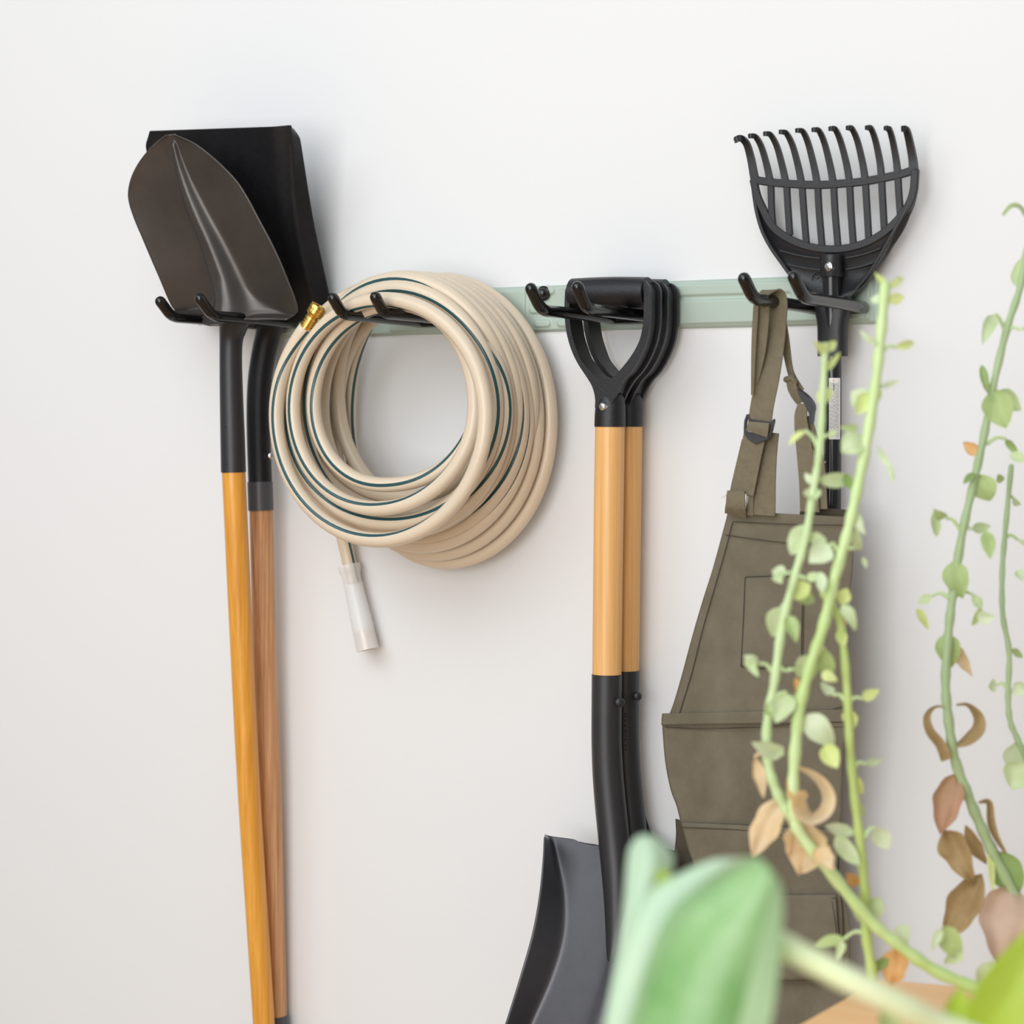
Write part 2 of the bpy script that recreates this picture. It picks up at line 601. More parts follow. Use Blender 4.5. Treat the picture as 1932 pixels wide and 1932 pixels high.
for k, r in enumerate(q):
    v = k / (len(q) - 1)
    a, b = onplane(*r[:2], A, n), onplane(*r[2:4], A, n)
    dpt = .030 * (1 - .45 * v) * sstep(0, .06, v) * sstep(1.0, .93, v) + .001
    c = onplane(*r[4:6], A - n * dpt, n)
    row = []
    for j in range(45):
        u = j / 44
        h = .014 * math.exp(-((u - .56) / .11) ** 2) * (1 - v) ** 1.5 - .006 * sstep(.88, 1., u)
        row.append(a + (b - a) * u + n * h)
    b2 = row[-1]
    for j in range(1, 11):
        row.append(b2 + (c - b2) * j / 10)
    V_.append(row)
o = obj('blade', gridmesh(V_), 'blackcoat', sc, sharp=70)
solid(o, .002)
pth = [(533, 570, .055, 25), (519, 596, .046, 25.5), (507, 628, .039, 25), (497, 670, .038, 24.5), (490, 720, .041, 24.3), (487.5, 775, .044, 24), (488.5, 840, .046, 24), (491, 912, .048, 24)]
cp = cr([(*at(a, b, t), r / 1365) for a, b, t, r in pth], 6)
obj('socket', tube([p[:3] for p in cp], [p[3] for p in cp], 28), 'blackcoat', sc)
cp = [at(490.6, 909, .048), at(492.3, 963, .048)]
obj('collar', tube(cp, 25.6 / 1365, 28), 'collar', sc, label='smooth grey plastic collar')
c = at(511, 860, .052)
obj('rivet', lathe(c, (.75, -.65, 0), [(-.004, .0042), (.0008, .0042), (.0016, .0032), (.002, .001)], 14), 'rivet', sc, label='bright ring rivet')
cw = cr([(*at(a, b, t), r / 1365) for a, b, t, r in [(492.5, 960, .0475, 23.6), (500, 1250, .040, 23.4), (509, 1500, .034, 23.4), (520.3, 1920, .024, 22.8)]], 8)
obj('shaft', tube([p[:3] for p in cw], [p[3] for p in cw], 28), 'woodB', sc, label='reddish oak shaft')
cw = [at(520, 1916, .024), at(521.5, 1940, .024), at(527, 2060, .022)]
obj('end_grip', tube(cw, [24 / 1365, 25 / 1365, 25 / 1365], 28), 'collar', sc)

# ------------------------------------------------------------------ hose
hz = thing('garden_hose', 'coiled tan garden hose with teal stripe hanging from the hook', 'hose', at(770, 790, .1))
HC = at(775, 785, .12)
KEY = []  # px, py, t, stripe phase


def turn(L, B_, R, T, t, ph):
    for p, tt, f in zip((L, B_, R, T), t, ph):
        KEY.append((*p, tt, f))


KEY.append((577, 618, .182, 65))
turn((521, 782), (717, 1019), (916, 772), (765, 570), (.190, .197, .192, .186), (8, 40, 100, 70))
turn((553, 762), (735, 958), (896, 772), (768, 575), (.176, .182, .166, .160), (2, 38, 75, 95))
turn((592, 752), (742, 914), (903, 764), (782, 574), (.158, .166, .144, .138), (18, -4, 50, 60))
turn((543, 778), (745, 986), (936, 772), (790, 549), (.160, .160, .150, .164), (20, 30, -50, 25))
turn((573, 775), (748, 1001), (954, 772), (798, 547), (.138, .140, .130, .134), (40, 120, -70, 120))
turn((538, 776), (752, 1003), (962, 774), (798, 532), (.122, .122, .112, .150), (15, 160, 190, 12))
turn((586, 772), (772, 938), (926, 775), (786, 560), (.114, .108, .106, .122), (30, 160, 190, 150))
turn((566, 774), (768, 966), (946, 775), (792, 550), (.128, .118, .124, .118), (160, 150, 200, 150))
turn((608, 770), (776, 980), (976, 776), (800, 528), (.106, .104, .098, .136), (150, 160, 170, 100))
turn((592, 772), (788, 1013), (985, 777), (803, 529), (.094, .096, .092, .126), (170, 80, -35, 30))
turn((600, 772), (800, 1030), (994, 778), (806, 527), (.088, .088, .080, .116), (170, 60, -42, 100))
turn((640, 776), (800, 960), (1003, 780), (812, 527), (.070, .076, .070, .096), (175, 130, 200, 170))
turn((625, 776), (815, 1045), (1013, 782), (818, 528), (.055, .060, .058, .074), (175, 30, 200, 170))
turn((659, 778), (832, 1060), (1038, 792), (842, 527), (.036, .040, .036, .046), (60, 200, 180, 180))
ang, rad_, tt_, ph_ = [], [], [], []
for k, (px, py, t, f) in enumerate(KEY):
    P = at(px, py, t) - HC
    a = math.atan2(P[2], P[0])  # left=pi, bottom=-pi/2 -> unwrap anticlockwise
    if ang:
        while a < ang[-1] + .3:
            a += 2 * PI
        while a > ang[-1] + 2 * PI:
            a -= 2 * PI
    ang.append(a)
    rad_.append(math.hypot(P[0], P[2]))
    tt_.append(t)
    ph_.append(f)
# monotone-ish cubic through (angle, radius, t, phase)
spl = cr(list(zip(ang, rad_, tt_, ph_)), 24)
path, phs = [], []
for a, r, t, f in spl:
    path.append(np.array([HC[0] + r * math.cos(a), -t, HC[2] + r * math.sin(a)]))
    phs.append(f)
tail = [(700, 606, .062, 170), (655, 672, .066, 160), (637, 750, .064, 150), (632, 830, .056, 120), (634, 910, .044, 90), (643, 990, .030, 80), (655, 1045, .022, 78), (668, 1100, .020, 76)]
tp = cr([np.r_[path[-1], phs[-1]]] + [np.r_[at(a, b, t), f] for a, b, t, f in tail], 8)
path += [p[:3] for p in tp[1:]]
phs += [p[3] for p in tp[1:]]
HR = .0101
seg = 28
fr = frames(path, np.array([0, -1., 0]))
V_, F_, I_ = [], [], []
for (p, t, N, B), f in zip(fr, phs):
    inw = HC - p
    sgn = 1 if np.dot(B, inw) > 0 else -1
    f = math.radians(f)
    for k in range(seg):
        a = f + 2 * PI * (k - 1) / seg
        V_.append(p + (N * math.cos(a) + B * sgn * math.sin(a)) * HR)
for i in range(len(fr) - 1):
    for k in range(seg):
        F_.append((i * seg + k, i * seg + (k + 1) % seg, (i + 1) * seg + (k + 1) % seg, (i + 1) * seg + k))
        I_.append(1 if k in (0, 1) else 0)
F_ += [tuple(range(seg)), tuple(range((len(fr) - 1) * seg, len(fr) * seg))]
I_ += [0, 0]
obj('hose_coil', (V_, F_, I_), ['hose', 'stripe'], hz, sharp=180)
c0 = path[0]
dr = unit(at(603, 576, .176) - c0)
s_ = 1 / 1430
pr = [(-6, 12.4), (2, 13.2), (3, 13.2), (4, 12), (6, 12), (7, 13.2), (9, 13.2), (10, 12), (12, 12), (13, 13.2), (15, 13.2), (16, 12), (18, 12), (19, 13.4), (23, 13.4), (25, 12), (27, 12.5), (29, 15.5), (32, 17.2), (34, 17.2), (34.5, 16.2), (36, 16.2), (36.5, 17.4), (39, 17.4), (39.5, 16.4), (41, 16.4), (42, 17.6), (48, 17.6), (50, 16.5), (50, 13.5), (40, 13)]
obj('coupling', lathe(c0, dr, [(d * s_, r * s_) for d, r in pr], 36, caps=False), 'brass', hz, sharp=30, label='brass threaded coupling')
a, b = at(658, 1066, .0235), at(694, 1226, .0235)
L = np.linalg.norm(b - a)
obj('sleeve', lathe(a, b - a, [(0, .0118), (0, .0162), (.007, .0164), (.011, .0152), (.016, .0135), (.03, .0138), (.05, .0144), (.052, .0149), (.055, .0145), (.062, .0150), (.064, .0154), (.068, .0151), (.075, .0156), (.077, .0160), (.082, .0158), (L, .0166), (L, .0150), (.03, .0122)], 32, caps=False), 'sleeve', hz, sharp=35, label='translucent white plastic sleeve')
obj('end_fitting', lathe(a + unit(b - a) * (L - .028), b - a, [(0, .0085), (0, .0138), (.026, .0138), (.0268, .0142), (.0275, .0142), (.0275, .009)], 28, caps=False), 'brass', hz, label='brass end inside the sleeve')

# ------------------------------------------------------------------ two D-grip shovels on hook three
D_OUT = [(1109, 528), (1090, 529), (1078, 533), (1069, 541), (1066, 552), (1065, 572), (1065, 592), (1068, 624), (1077, 658), (1090, 686), (1107, 712), (1116, 727), (1121, 742), (1123, 757), (1124, 772),
         (1146, 774), (1153, 764), (1163, 741), (1177, 717), (1193, 699), (1208, 673), (1219, 645), (1224, 620), (1226, 594), (1226, 570), (1226, 548), (1222, 536), (1212, 528), (1190, 526), (1156, 525)]
D_IN = [(1110, 536), (1090, 536), (1080, 538), (1076, 544), (1075, 556), (1074, 580), (1074, 598), (1079, 632), (1086, 655), (1094, 676), (1106, 692), (1114, 702), (1122, 709), (1130, 713.5), (1136, 715.5),
        (1144, 716), (1150, 715), (1155, 713), (1160, 709), (1170, 698), (1189, 674), (1204, 648), (1211, 624), (1214, 600), (1214.5, 575), (1214.5, 556), (1213, 544), (1208, 536), (1190, 535), (1156, 534)]
TF = .102
dO = np.array([at(*p, TF) for p in D_OUT])
dI = np.array([at(*p, TF) for p in D_IN])


def d_handle(root, dv):
    dv = np.asarray(dv, float)
    q = 3
    O_ = cr(list(dO), q, True)
    I_ = cr(list(dI), q, True)
    m = len(O_)
    # web sits inside the outer outline so the flanges stand proud and leave a side channel
    ctr = np.mean(dO, axis=0)
    web = []
    for k in range(m):
        w = unit(I_[k] - O_[k])
        d = np.linalg.norm(I_[k] - O_[k])
        web.append(O_[k] + w * min(.0052, d * .6))
    Y = np.array([0, 1., 0])
    fr1 = ring_prism([p + dv for p in O_], [p + dv for p in I_], Y * .005)
    we = ring_prism([p + dv + Y * .005 for p in web], [p + dv + Y * .005 for p in I_], Y * .024)
    fr2 = ring_prism([p + dv + Y * .029 for p in O_], [p + dv + Y * .029 for p in I_], Y * .005)
    a, b = at(1081, 553, .0885) + dv, at(1222, 551, .0885) + dv
    barp = [a + (b - a) * u for u in np.linspace(0, 1, 13)]
    bar = tube(barp, [.0192 + .0012 * math.sin(PI * u) for u in np.linspace(0, 1, 13)], 32)
    # tapered socket with a flat front web
    cx = at(1151, 770, .085) + dv
    zz = [(1152, 736, 14), (1152, 744, 22), (1152, 756, 26), (1151.8, 770, 28), (1151.2, 785, 28.6), (1151, 805, 29)]
    cp = cr([(*(at(x, y, .085) + dv), r / 1405) for x, y, r in zz], 4)
    so = tube([p[:3] for p in cp], [p[3] for p in cp], 32)
    o = obj('d_grip', join(fr1, we, fr2, bar, so), 'dplastic', root, sharp=35, label='black plastic D grip')
    c = at(1138, 767, .105) + dv
    obj('rivet', lathe(c, (-.15, -1, 0), [(-.006, .0058), (.0012, .0058), (.0032, .0045), (.0042, .002)], 18), 'rivet', o, label='bright steel rivet')
    cw = cr([(*(at(x, y, t) + dv), r / 1405) for x, y, t, r in [(1151, 800, .085, 27.4), (1148, 1000, .086, 27.4), (1145, 1276, .088, 27)]], 8)
    obj('shaft', tube([p[:3] for p in cw], [p[3] for p in cw], 32), 'woodC', root)


def socket_path(pp, dv):
    cp = cr([(*(at(x, y, t) + dv), r / 1400) for x, y, t, r in pp], 6)
    return tube([p[:3] for p in cp], [p[3] for p in cp], 32, round_ends='end')


ds = thing('square_point_shovel', 'front D-grip shovel with pale wood shaft and wide charcoal square blade', 'shovel', at(1145, 1275, .088))
d_handle(ds, (0, 0, 0))
Z0 = np.zeros(3)
sp = [(1145, 1272, .088, 28), (1144.5, 1340, .089, 28), (1144.5, 1400, .090, 28), (1147, 1460, .0905, 28.5), (1152, 1520, .0915, 29), (1158, 1580, .0935, 29), (1163, 1640, .098, 28), (1165, 1700, .105, 25), (1163, 1760, .115, 20), (1157, 1810, .126, 13), (1152, 1838, .132, 8)]
obj('socket', socket_path(sp, Z0), 'darksteel', ds, label='charcoal steel socket')
c = at(1170, 1325, .098)
obj('rivet', lathe(c, (.8, -.6, 0), [(-.004, .0062), (.0012, .0062), (.0028, .0045), (.0035, .0015)], 16), 'darksteel', ds)
A, B, n = plane_axis((1158, 1600), .085, (1092, 1932), .165)
rows_ = [((1028, 1575), (1032, 1577), (1276, 1606)), ((1027, 1590), (1041, 1591), (1278, 1620)), ((1025, 1625), (1051, 1629), (1282, 1655)), ((1018, 1690), (1063, 1696), (1282, 1720)), ((1005, 1760), (1061, 1768), (1272, 1795)), ((984, 1835), (1040, 1842), (1255, 1870)), ((958, 1920), (1004, 1924), (1236, 1950)), ((922, 2030), (955, 2036), (1205, 2065)), ((900, 2095), (922, 2098), (1190, 2130))]
q = cr([np.r_[r[0], r[1], r[2]] for r in rows_], 7)
G = []
dn_ = unit(B - A)
for k, r in enumerate(q):
    v = k / (len(q) - 1)
    cl_, crr = onplane(*r[2:4], A, n), onplane(*r[4:6], A, n)
    hgt = .048 * sstep(0, .05, v) * (1 - .25 * v) + .002
    el = onplane(*r[:2], A + n * hgt, n)
    er = crr + n * hgt * .8
    row = [el + (cl_ - el) * j / 14 for j in range(14)]
    for j in range(61):
        w_ = j / 60
        P = cl_ + (crr - cl_) * w_
        row.append(P + n * (.010 * math.exp(-((w_ - .52) / .05) ** 2) * (1 - v) - .003 * math.sin(PI * w_)) + dn_ * .0095 * sstep(.30, .22, abs(w_ - .53)) * sstep(.07, 0, v))
    row += [crr + (er - crr) * j / 8 for j in range(1, 9)]
    G.append(row)
for _ in range(5):
    for row in G:
        new = list(row)
        for j in range(1, len(row) - 1):
            new[j] = row[j] * .5 + (row[j - 1] + row[j + 1]) * .25
        row[:] = new
o = obj('blade', gridmesh(G), 'bladesteel', ds, sharp=75)
solid(o, .0022)

DV = at(1184.5, 700, .035) - at(1150, 696, .085)
DV = np.array([at(1184.5, 810, .0355)[0] - at(1151, 810, .085)[0], .0495, 0.])
dr2 = thing('digging_shovel', 'rear D-grip shovel close to the wall, with pale wood shaft and sloping shoulders', 'shovel', at(1186, 1260, .0355))
d_handle(dr2, DV)
obj('socket', socket_path([(x, y, t, r) for x, y, t, r in sp[:6]] + [(1163, 1640, .096, 28), (1167, 1700, .1, 24), (1168, 1780, .108, 14), (1168, 1830, .112, 7)], DV), 'darksteel', dr2, label='charcoal steel socket')
c = at(1170, 1322, .098) + DV
obj('rivet', lathe(c, (.8, -.6, 0), [(-.004, .0056), (.0012, .0056), (.0028, .0042), (.0035, .0015)], 16), 'darksteel', dr2)
tx = bpy.data.curves.new('lettering', 'FONT')
tx.body = 'GARDENER'
tx.size = .0085
tx.extrude = .0006
tx.space_character = 1.25
tx.align_x = 'CENTER'
tmp = bpy.data.objects.new('lettering', tx)
COL.objects.link(tmp)
bpy.context.view_layer.update()
tme = bpy.data.meshes.new_from_object(tmp.evaluated_get(bpy.context.evaluated_depsgraph_get()))
tme.materials.clear()
tme.materials.append(M['bolt'])
bpy.data.objects.remove(tmp)
bpy.data.curves.remove(tx)
to = bpy.data.objects.new('lettering', tme)
COL.objects.link(to)
c = at(1180, 1381, .053)
to.parent = dr2
from mathutils import Matrix
nrm = Vector((-.45, -.89, 0)).normalized()
dn = Vector((0, 0, -1))
rot = Matrix((dn, nrm.cross(dn), nrm)).transposed().to_4x4()
to.matrix_local = Matrix.Translation(Vector(tuple(c - ORG[dr2])) + nrm * .003) @ rot
A, B, n = plane_axis((1196, 1585), .035, (1150, 1932), .10)
rows_ = [((1197, 1528), (1211, 1518)), ((1192, 1548), (1216, 1541)), ((1182, 1568), (1224, 1562)), ((1165, 1588), (1236, 1580)), ((1142, 1604), (1249, 1595)), ((1110, 1622), (1256, 1611)), ((1098, 1650), (1258, 1645)), ((1088, 1720), (1256, 1720)), ((1078, 1800), (1248, 1800)), ((1075, 1880), (1235, 1880)), ((1085, 1950), (1210, 1950)), ((1120, 2010), (1180, 2010))]
o = obj('blade', blade(rows_, A, n, 41, lambda u, v: .012 * u * u * sstep(.1, .4, v) - .004), 'darksteel', dr2, sharp=60)
solid(o, .002)

# ------------------------------------------------------------------ shrub rake
rk = thing('shrub_rake', 'black plastic shrub rake with eleven tines hung head up, pole behind the apron', 'rake', at(1571, 900, .0375))


def z4(p):
    return (1370 + p[0] / 5.084, 220 + p[1] / 5.084)


def rkp(p, t):
    return at(*z4(p), t)


TB = .036
Yn = np.array([0, -1., 0])
tines = [[(88, 232), (105, 214), (150, 212), (200, 268), (238, 400), (268, 560), (284, 640)],
         [(222, 190), (240, 184), (288, 200), (342, 300), (396, 490), (425, 640)],
         [(366, 168), (385, 163), (432, 182), (490, 295), (545, 500), (575, 655)],
         [(516, 150), (535, 147), (582, 166), (640, 285), (697, 500), (727, 665)],
         [(674, 138), (695, 132), (742, 152), (792, 272), (848, 500), (877, 665)],
         [(830, 130), (850, 125), (895, 143), (946, 262), (1000, 480), (1031, 660)],
         [(992, 120), (1012, 114), (1052, 130), (1102, 250), (1158, 470), (1186, 645)],
         [(1158, 112), (1178, 107), (1212, 124), (1262, 242), (1310, 450), (1336, 622)],
         [(1342, 110), (1362, 105), (1394, 122), (1436, 242), (1476, 440), (1491, 590)],
         [(1522, 114), (1542, 110), (1568, 128), (1600, 242), (1632, 420), (1646, 550)],
         [(1690, 120), (1708, 116), (1734, 140), (1762, 252), (1790, 400), (1800, 510)]]
for k, tn in enumerate(tines):
    m = len(tn)
    ts_ = [TB + .020 + .0, TB + .024, TB + .016, TB + .006, TB, TB, TB][:m] if m == 7 else [TB + .022, TB + .024, TB + .016, TB + .006, TB, TB]
    P = cr([rkp(p, t) for p, t in zip(tn, ts_)], 6)
    w0 = .0082 if 0 < k < 10 else .0105
    pr = lambda s, w0=w0: rect(w0 * (.62 + .38 * s), .0062 * (.6 + .4 * s))
    bev(obj('tine', sweep(P, pr, Yn), 'rake', rk), .0012, 2)
cross = [(262, 600), (340, 618), (490, 637), (640, 648), (790, 655), (945, 655), (1090, 645), (1245, 632), (1400, 610), (1555, 580), (1715, 542), (1815, 505)]
bev(obj('crossbar', sweep(cr([rkp(p, TB) for p in cross], 5), rect(.0102, .0058), Yn), 'rake', rk), .0012, 2)
lower = [[(430, 640), (438, 900), (452, 1060)], [(582, 660), (592, 850), (612, 1140)], [(730, 670), (742, 850), (770, 1215)], [(880, 670), (892, 900), (922, 1260)], [(1033, 665), (1045, 900), (1075, 1265)],
         [(1186, 650), (1198, 900), (1222, 1240)], [(1337, 630), (1350, 850), (1370, 1200)], [(1492, 600), (1502, 800), (1520, 1120)], [(1648, 560), (1658, 750), (1676, 990)]]
for tn in lower:
    bev(obj('rib', sweep(cr([rkp(p, TB) for p in tn], 6), rect(.0086, .0050), Yn), 'rake', rk), .001, 2)
arc = [(262, 600), (300, 760), (352, 880), (430, 1030), (520, 1120), (640, 1190), (770, 1240), (920, 1268), (1075, 1272), (1220, 1250), (1370, 1200), (1520, 1110), (1640, 1000), (1740, 870), (1798, 720), (1815, 505)]
bev(obj('rim', sweep(cr([rkp(p, TB) for p in arc], 5), rect(.0098, .0062), Yn), 'rake', rk), .0012, 2)
# dished plate from the arc down to the neck
La = [(262, 600), (285, 760), (318, 930), (372, 1100), (450, 1250), (540, 1380), (640, 1520), (740, 1640), (840, 1730), (880, 1800)]
Ra = [(1815, 505), (1812, 640), (1785, 790), (1735, 920), (1660, 1060), (1570, 1220), (1470, 1390), (1350, 1560), (1235, 1690), (1170, 1780)]
plate_rows = []
top = resample(cr([np.array(p, float) for p in arc], 5), 41, False)
Lv = resample(cr([np.array(p, float) for p in La], 4), 19, False)
Rv = resample(cr([np.array(p, float) for p in Ra], 4), 19, False)
for i in range(19):
    v = i / 18
    row = []
    for j in range(41):
        u = j / 40
        bot = Lv[-1] + (Rv[-1] - Lv[-1]) * u
        lin = (top[0] * (1 - v) + Lv[-1] * v) * (1 - u) + (top[-1] * (1 - v) + Rv[-1] * v) * u
        p = top[j] * (1 - v) + bot * v + Lv[i] * (1 - u) + Rv[i] * u - lin
        row.append(rkp(p, TB + .001 - .009 * math.sin(PI * min(v * 1.2, 1))))
    plate_rows.append(row)
o = obj('head_plate', gridmesh(plate_rows), 'rake', rk, sharp=180)
solid(o, .003)
for side in (La, Ra):
    P = cr([rkp(p, TB - .006) for p in side], 6)
    bev(obj('side_flange', sweep(P, lambda s: rect(.0046, .011 + .010 * math.sin(PI * s)), Yn), 'rake', rk), .001, 2)
for yy, d in ((1330, 60), (1440, 45)):
    for sgn, xs in ((-1, (530 if yy == 1330 else 600, 915)), (1, (1160, 1500 if yy == 1330 else 1420))):
        pts = []
        for k in range(7):
            x = xs[0] + (xs[1] - xs[0]) * k / 6
            e = abs(x - 1030) / 500
            pts.append(rkp((x, yy + 35 - 90 * e * e * (1.3 if sgn > 0 else .9)), TB - .002))
        obj('stiffener', sweep(pts, rect(.0016, .010), Yn), 'rake', rk)
# moulding mark: small ring with spokes
c = at(1543.5, 526.5, TB - .006)
ringp = [c + np.array([math.cos(a), 0, math.sin(a)]) * .0078 for a in np.linspace(0, 2 * PI, 33)]
mk = tube(ringp, .0005, 6, caps=False, ref=Yn)
for k in range(12):
    a = 2 * PI * k / 12
    d = np.array([math.cos(a), 0, math.sin(a)])
    mk = join(mk, tube([c + d * .0042, c + d * .0070], .0004, 6))
mk = join(mk, tube([c - np.array([.002, 0, 0]), c + np.array([.002, 0, .002])], .0005, 6))
obj('moulding_mark', mk, 'bolt', rk)
# collar, neck and pole
a, b = rkp((1012, 1325), .0455), rkp((1012, 1540), .0455)
obj('collar', lathe(a, b - a, [(0, .008), (0, .0125), (.001, .0134), (np.linalg.norm(b - a) - .001, .0136), (np.linalg.norm(b - a), .013), (np.linalg.norm(b - a), .008)], 32, caps=False), 'rake', rk)
c = rkp((985, 1440), .060)
obj('bolt', lathe(c, (-.25, -1, 0), [(-.006, .0054), (.0008, .0054), (.0012, .0043), (.0030, .0041), (.0036, .0032), (.0036, .0008)], 20), 'rivet', rk, label='bright zinc bolt')
pol = [at(1569, 523, .042), at(1570.5, 640, .040), at(1571, 760, .0375), at(1570, 960, .0375), at(1568, 1300, .036), at(1566, 1932, .034), at(1566, 2100, .033)]
pol.append(np.array([pol[-1][0], -.033, .004]))
obj('pole', tube(cr(pol, 6), .0112, 28), 'pole', rk, label='glossy black metal pole')
nk = cr([np.r_[at(1571, y, .0385), w, d] for y, w, d in [(560, .0245, .012), (585, .0232, .0125), (610, .0198, .013), (640, .0190, .0132), (672, .0190, .0132)]], 5)
V_, F_ = [], []
for q in nk:
    for k in range(28):
        a = 2 * PI * k / 28
        ca, sa = math.cos(a), math.sin(a)
        V_.append(q[:3] + np.array([math.copysign(abs(ca) ** .7, ca) * q[3], -math.copysign(abs(sa) ** .8, sa) * q[4], 0]))
for i in range(len(nk) - 1):
    for k in range(28):
        F_.append((i * 28 + k, i * 28 + (k + 1) % 28, (i + 1) * 28 + (k + 1) % 28, (i + 1) * 28 + k))
F_ += [tuple(range(28)), tuple(range((len(nk) - 1) * 28, len(nk) * 28))]
obj('neck', (V_, F_), 'rake', rk)
# sticker wrapped on the pole
zc0, zc1 = at(1578, 713, .049)[2], at(1578, 829, .049)[2]
PP = cr(pol, 6)


def wrap(a0, a1, z0, z1, r, n_=10):
    rows = []
    for z in np.linspace(z0, z1, 16 if abs(z0 - z1) > .02 else 2):
        k = min(range(len(PP)), key=lambda i: abs(PP[i][2] - z))
        k = min(max(k, 1), len(PP) - 2)
        i0 = k if PP[k][2] > z else k - 1
        u = (z - PP[i0][2]) / (PP[i0 + 1][2] - PP[i0][2])
        c = PP[i0] + (PP[i0 + 1] - PP[i0]) * u
        rows.append([np.array([c[0] + r * math.sin(a), c[1] - r * math.cos(a), z]) for a in np.linspace(a0, a1, n_)])
    return gridmesh(rows)


st = obj('sticker', wrap(.0, 1.30, zc0, zc1, .0118), 'paper', rk, label='white printed care sticker')
bars = None
rnd = random.Random(3)
for k in range(9):
    a = .10 + k * .115
    z = zc0 - .003 - rnd.random() * .006
    while z > zc1 + .004:
        ln = .001 + rnd.random() * .004
        if k != 3 or z < zc0 - .016:
            w = wrap(a, a + .045, z, max(z - ln, zc1 + .002), .01195, 3)
            bars = w if bars is None else join(bars, w)
        z -= ln + .0012
obj('print', bars, 'ink', st)
obj('print', wrap(.46, .54, zc0 - .006, zc0 - .0165, .0120, 3), 'inkblack', st)
obj('print', wrap(.44, .55, zc0 - .002, zc0 - .0045, .0120, 3), 'inkorange', st)

# ------------------------------------------------------------------ apron
ap = thing('canvas_apron', 'olive brown waxed canvas work apron with pockets hanging by its straps', 'apron', at(1440, 1100, .13))


def cloth_t(px, py):
    """distance from the wall of the hanging cloth"""
    t = .125
    x = (px - 1430) / 180.
    t -= .018 * x * x * (py < 1360) + .016 * x * x * (py >= 1360)
    t += .008 * math.sin(px / 46. + py / 420.) * sstep(1000, 1350, py)
    t += .005 * math.sin(px / 23. - py / 170. + 1.3) * sstep(1100, 1500, py)
    t += .003 * math.sin(py / 38. + px / 60.) * math.exp(-((py - 1375) / 35.) ** 2)
    t -= .030 * sstep(1380, 1700, py) * .6
    t += .004 * math.sin(py / 95. + px / 85.)
    return t


def cloth(rows_, extra=0., nx_=60, sub_=6, f=None):
    L = cr([r[0] for r in rows_], sub_)
    R = cr([r[1] for r in rows_], sub_)
    out = []
    for a, b in zip(L, R):
        out.append([at(*(a + (b - a) * j / nx_), cloth_t(*(a + (b - a) * j / nx_)) + (extra(j / nx_) if callable(extra) else extra)) for j in range(nx_ + 1)])
    return gridmesh(out)


def cpath(pts, extra=.0018, n_=8):
    return [at(p[0], p[1], cloth_t(p[0], p[1]) + extra) for p in cr([np.array(q, float) for q in pts], n_)]


bib = [((1374, 964), (1613, 976)), ((1369, 985), (1612, 990)), ((1346, 1070), (1609, 1070)), ((1324, 1140), (1602, 1130)), ((1304, 1210), (1600, 1200)), ((1288, 1270), (1602, 1265)), ((1272, 1325), (1599, 1325)), ((1262, 1352), (1596, 1352)), ((1258, 1372), (1594, 1372))]
o = obj('bib', cloth(bib), 'canvas', ap, sharp=180)
solid(o, .0016)
skirt = [((1251, 1347), (1596, 1340)), ((1250, 1362), (1594, 1360)), ((1251, 1385), (1593, 1385)), ((1256, 1440), (1590, 1440)), ((1266, 1490), (1588, 1490)), ((1277, 1520), (1588, 1520)), ((1285, 1552), (1586, 1552)), ((1298, 1600), (1583, 1600)), ((1312, 1640), (1580, 1640)), ((1325, 1700), (1592, 1690)), ((1335, 1760), (1603, 1745)), ((1345, 1830), (1603, 1810)), ((1352, 1932), (1590, 1932)), ((1360, 2080), (1580, 2080))]
o = obj('skirt', cloth(skirt, -.001), 'canvas', ap, sharp=180)
solid(o, .0016)
wb = [((1250.5, 1346), (1596, 1338)), ((1249.5, 1356), (1596, 1350)), ((1249, 1368), (1594, 1362))]
o = obj('waistband', cloth(wb, .0028, 60, 4), 'canvas', ap, sharp=180)
solid(o, .003)
pk = [((1406, 1088), (1520, 1089)), ((1404, 1150), (1516, 1150)), ((1401, 1210), (1515, 1210)), ((1398, 1258), (1514, 1260))]
o = obj('chest_pocket', cloth(pk, .0024, 24), 'canvas', ap, sharp=180)
solid(o, .0016)
pk = [((1285, 1551), (1586, 1566)), ((1298, 1600), (1583, 1605)), ((1312, 1640), (1580, 1645)), ((1325, 1700), (1586, 1690)), ((1335, 1760), (1590, 1745)), ((1345, 1830), (1590, 1830))]
o = obj('hip_pocket', cloth(pk, lambda u: .004 + .004 * math.sin(PI * u), 60), 'canvas', ap, sharp=180)
solid(o, .0018)
pk = [((1440, 1688), (1577, 1688)), ((1440, 1740), (1580, 1740)), ((1440, 1800), (1582, 1800)), ((1440, 1850), (1560, 1848))]
o = obj('hip_pocket', cloth(pk, lambda u: .011 + .005 * math.sin(PI * u), 30), 'canvas', ap, sharp=180)
solid(o, .0018)
seams = [[(1383, 984), (1440, 987), (1520, 990), (1606, 991)], [(1368, 1009), (1430, 1018), (1500, 1025), (1607, 1025)], [(1382, 985), (1368, 1040), (1345, 1120), (1325, 1190), (1305, 1270), (1282, 1345)],
         [(1282, 1346), (1340, 1352), (1400, 1361), (1450, 1358), (1540, 1346), (1590, 1333)], [(1406, 1089), (1460, 1087), (1519, 1089)], [(1406, 1089), (1402, 1180), (1398, 1258)], [(1408, 1090), (1406, 1090)],
         [(1515, 1090), (1513, 1180), (1512, 1258)], [(1398, 1258), (1450, 1262), (1514, 1260)], [(1254, 1372), (1330, 1375), (1430, 1372), (1520, 1364), (1592, 1358)]]
sm = None
for s in seams:
    if len(s) < 3:
        continue
    w = tube(cpath(s, .0034), .00055, 6)
    sm = w if sm is None else join(sm, w)
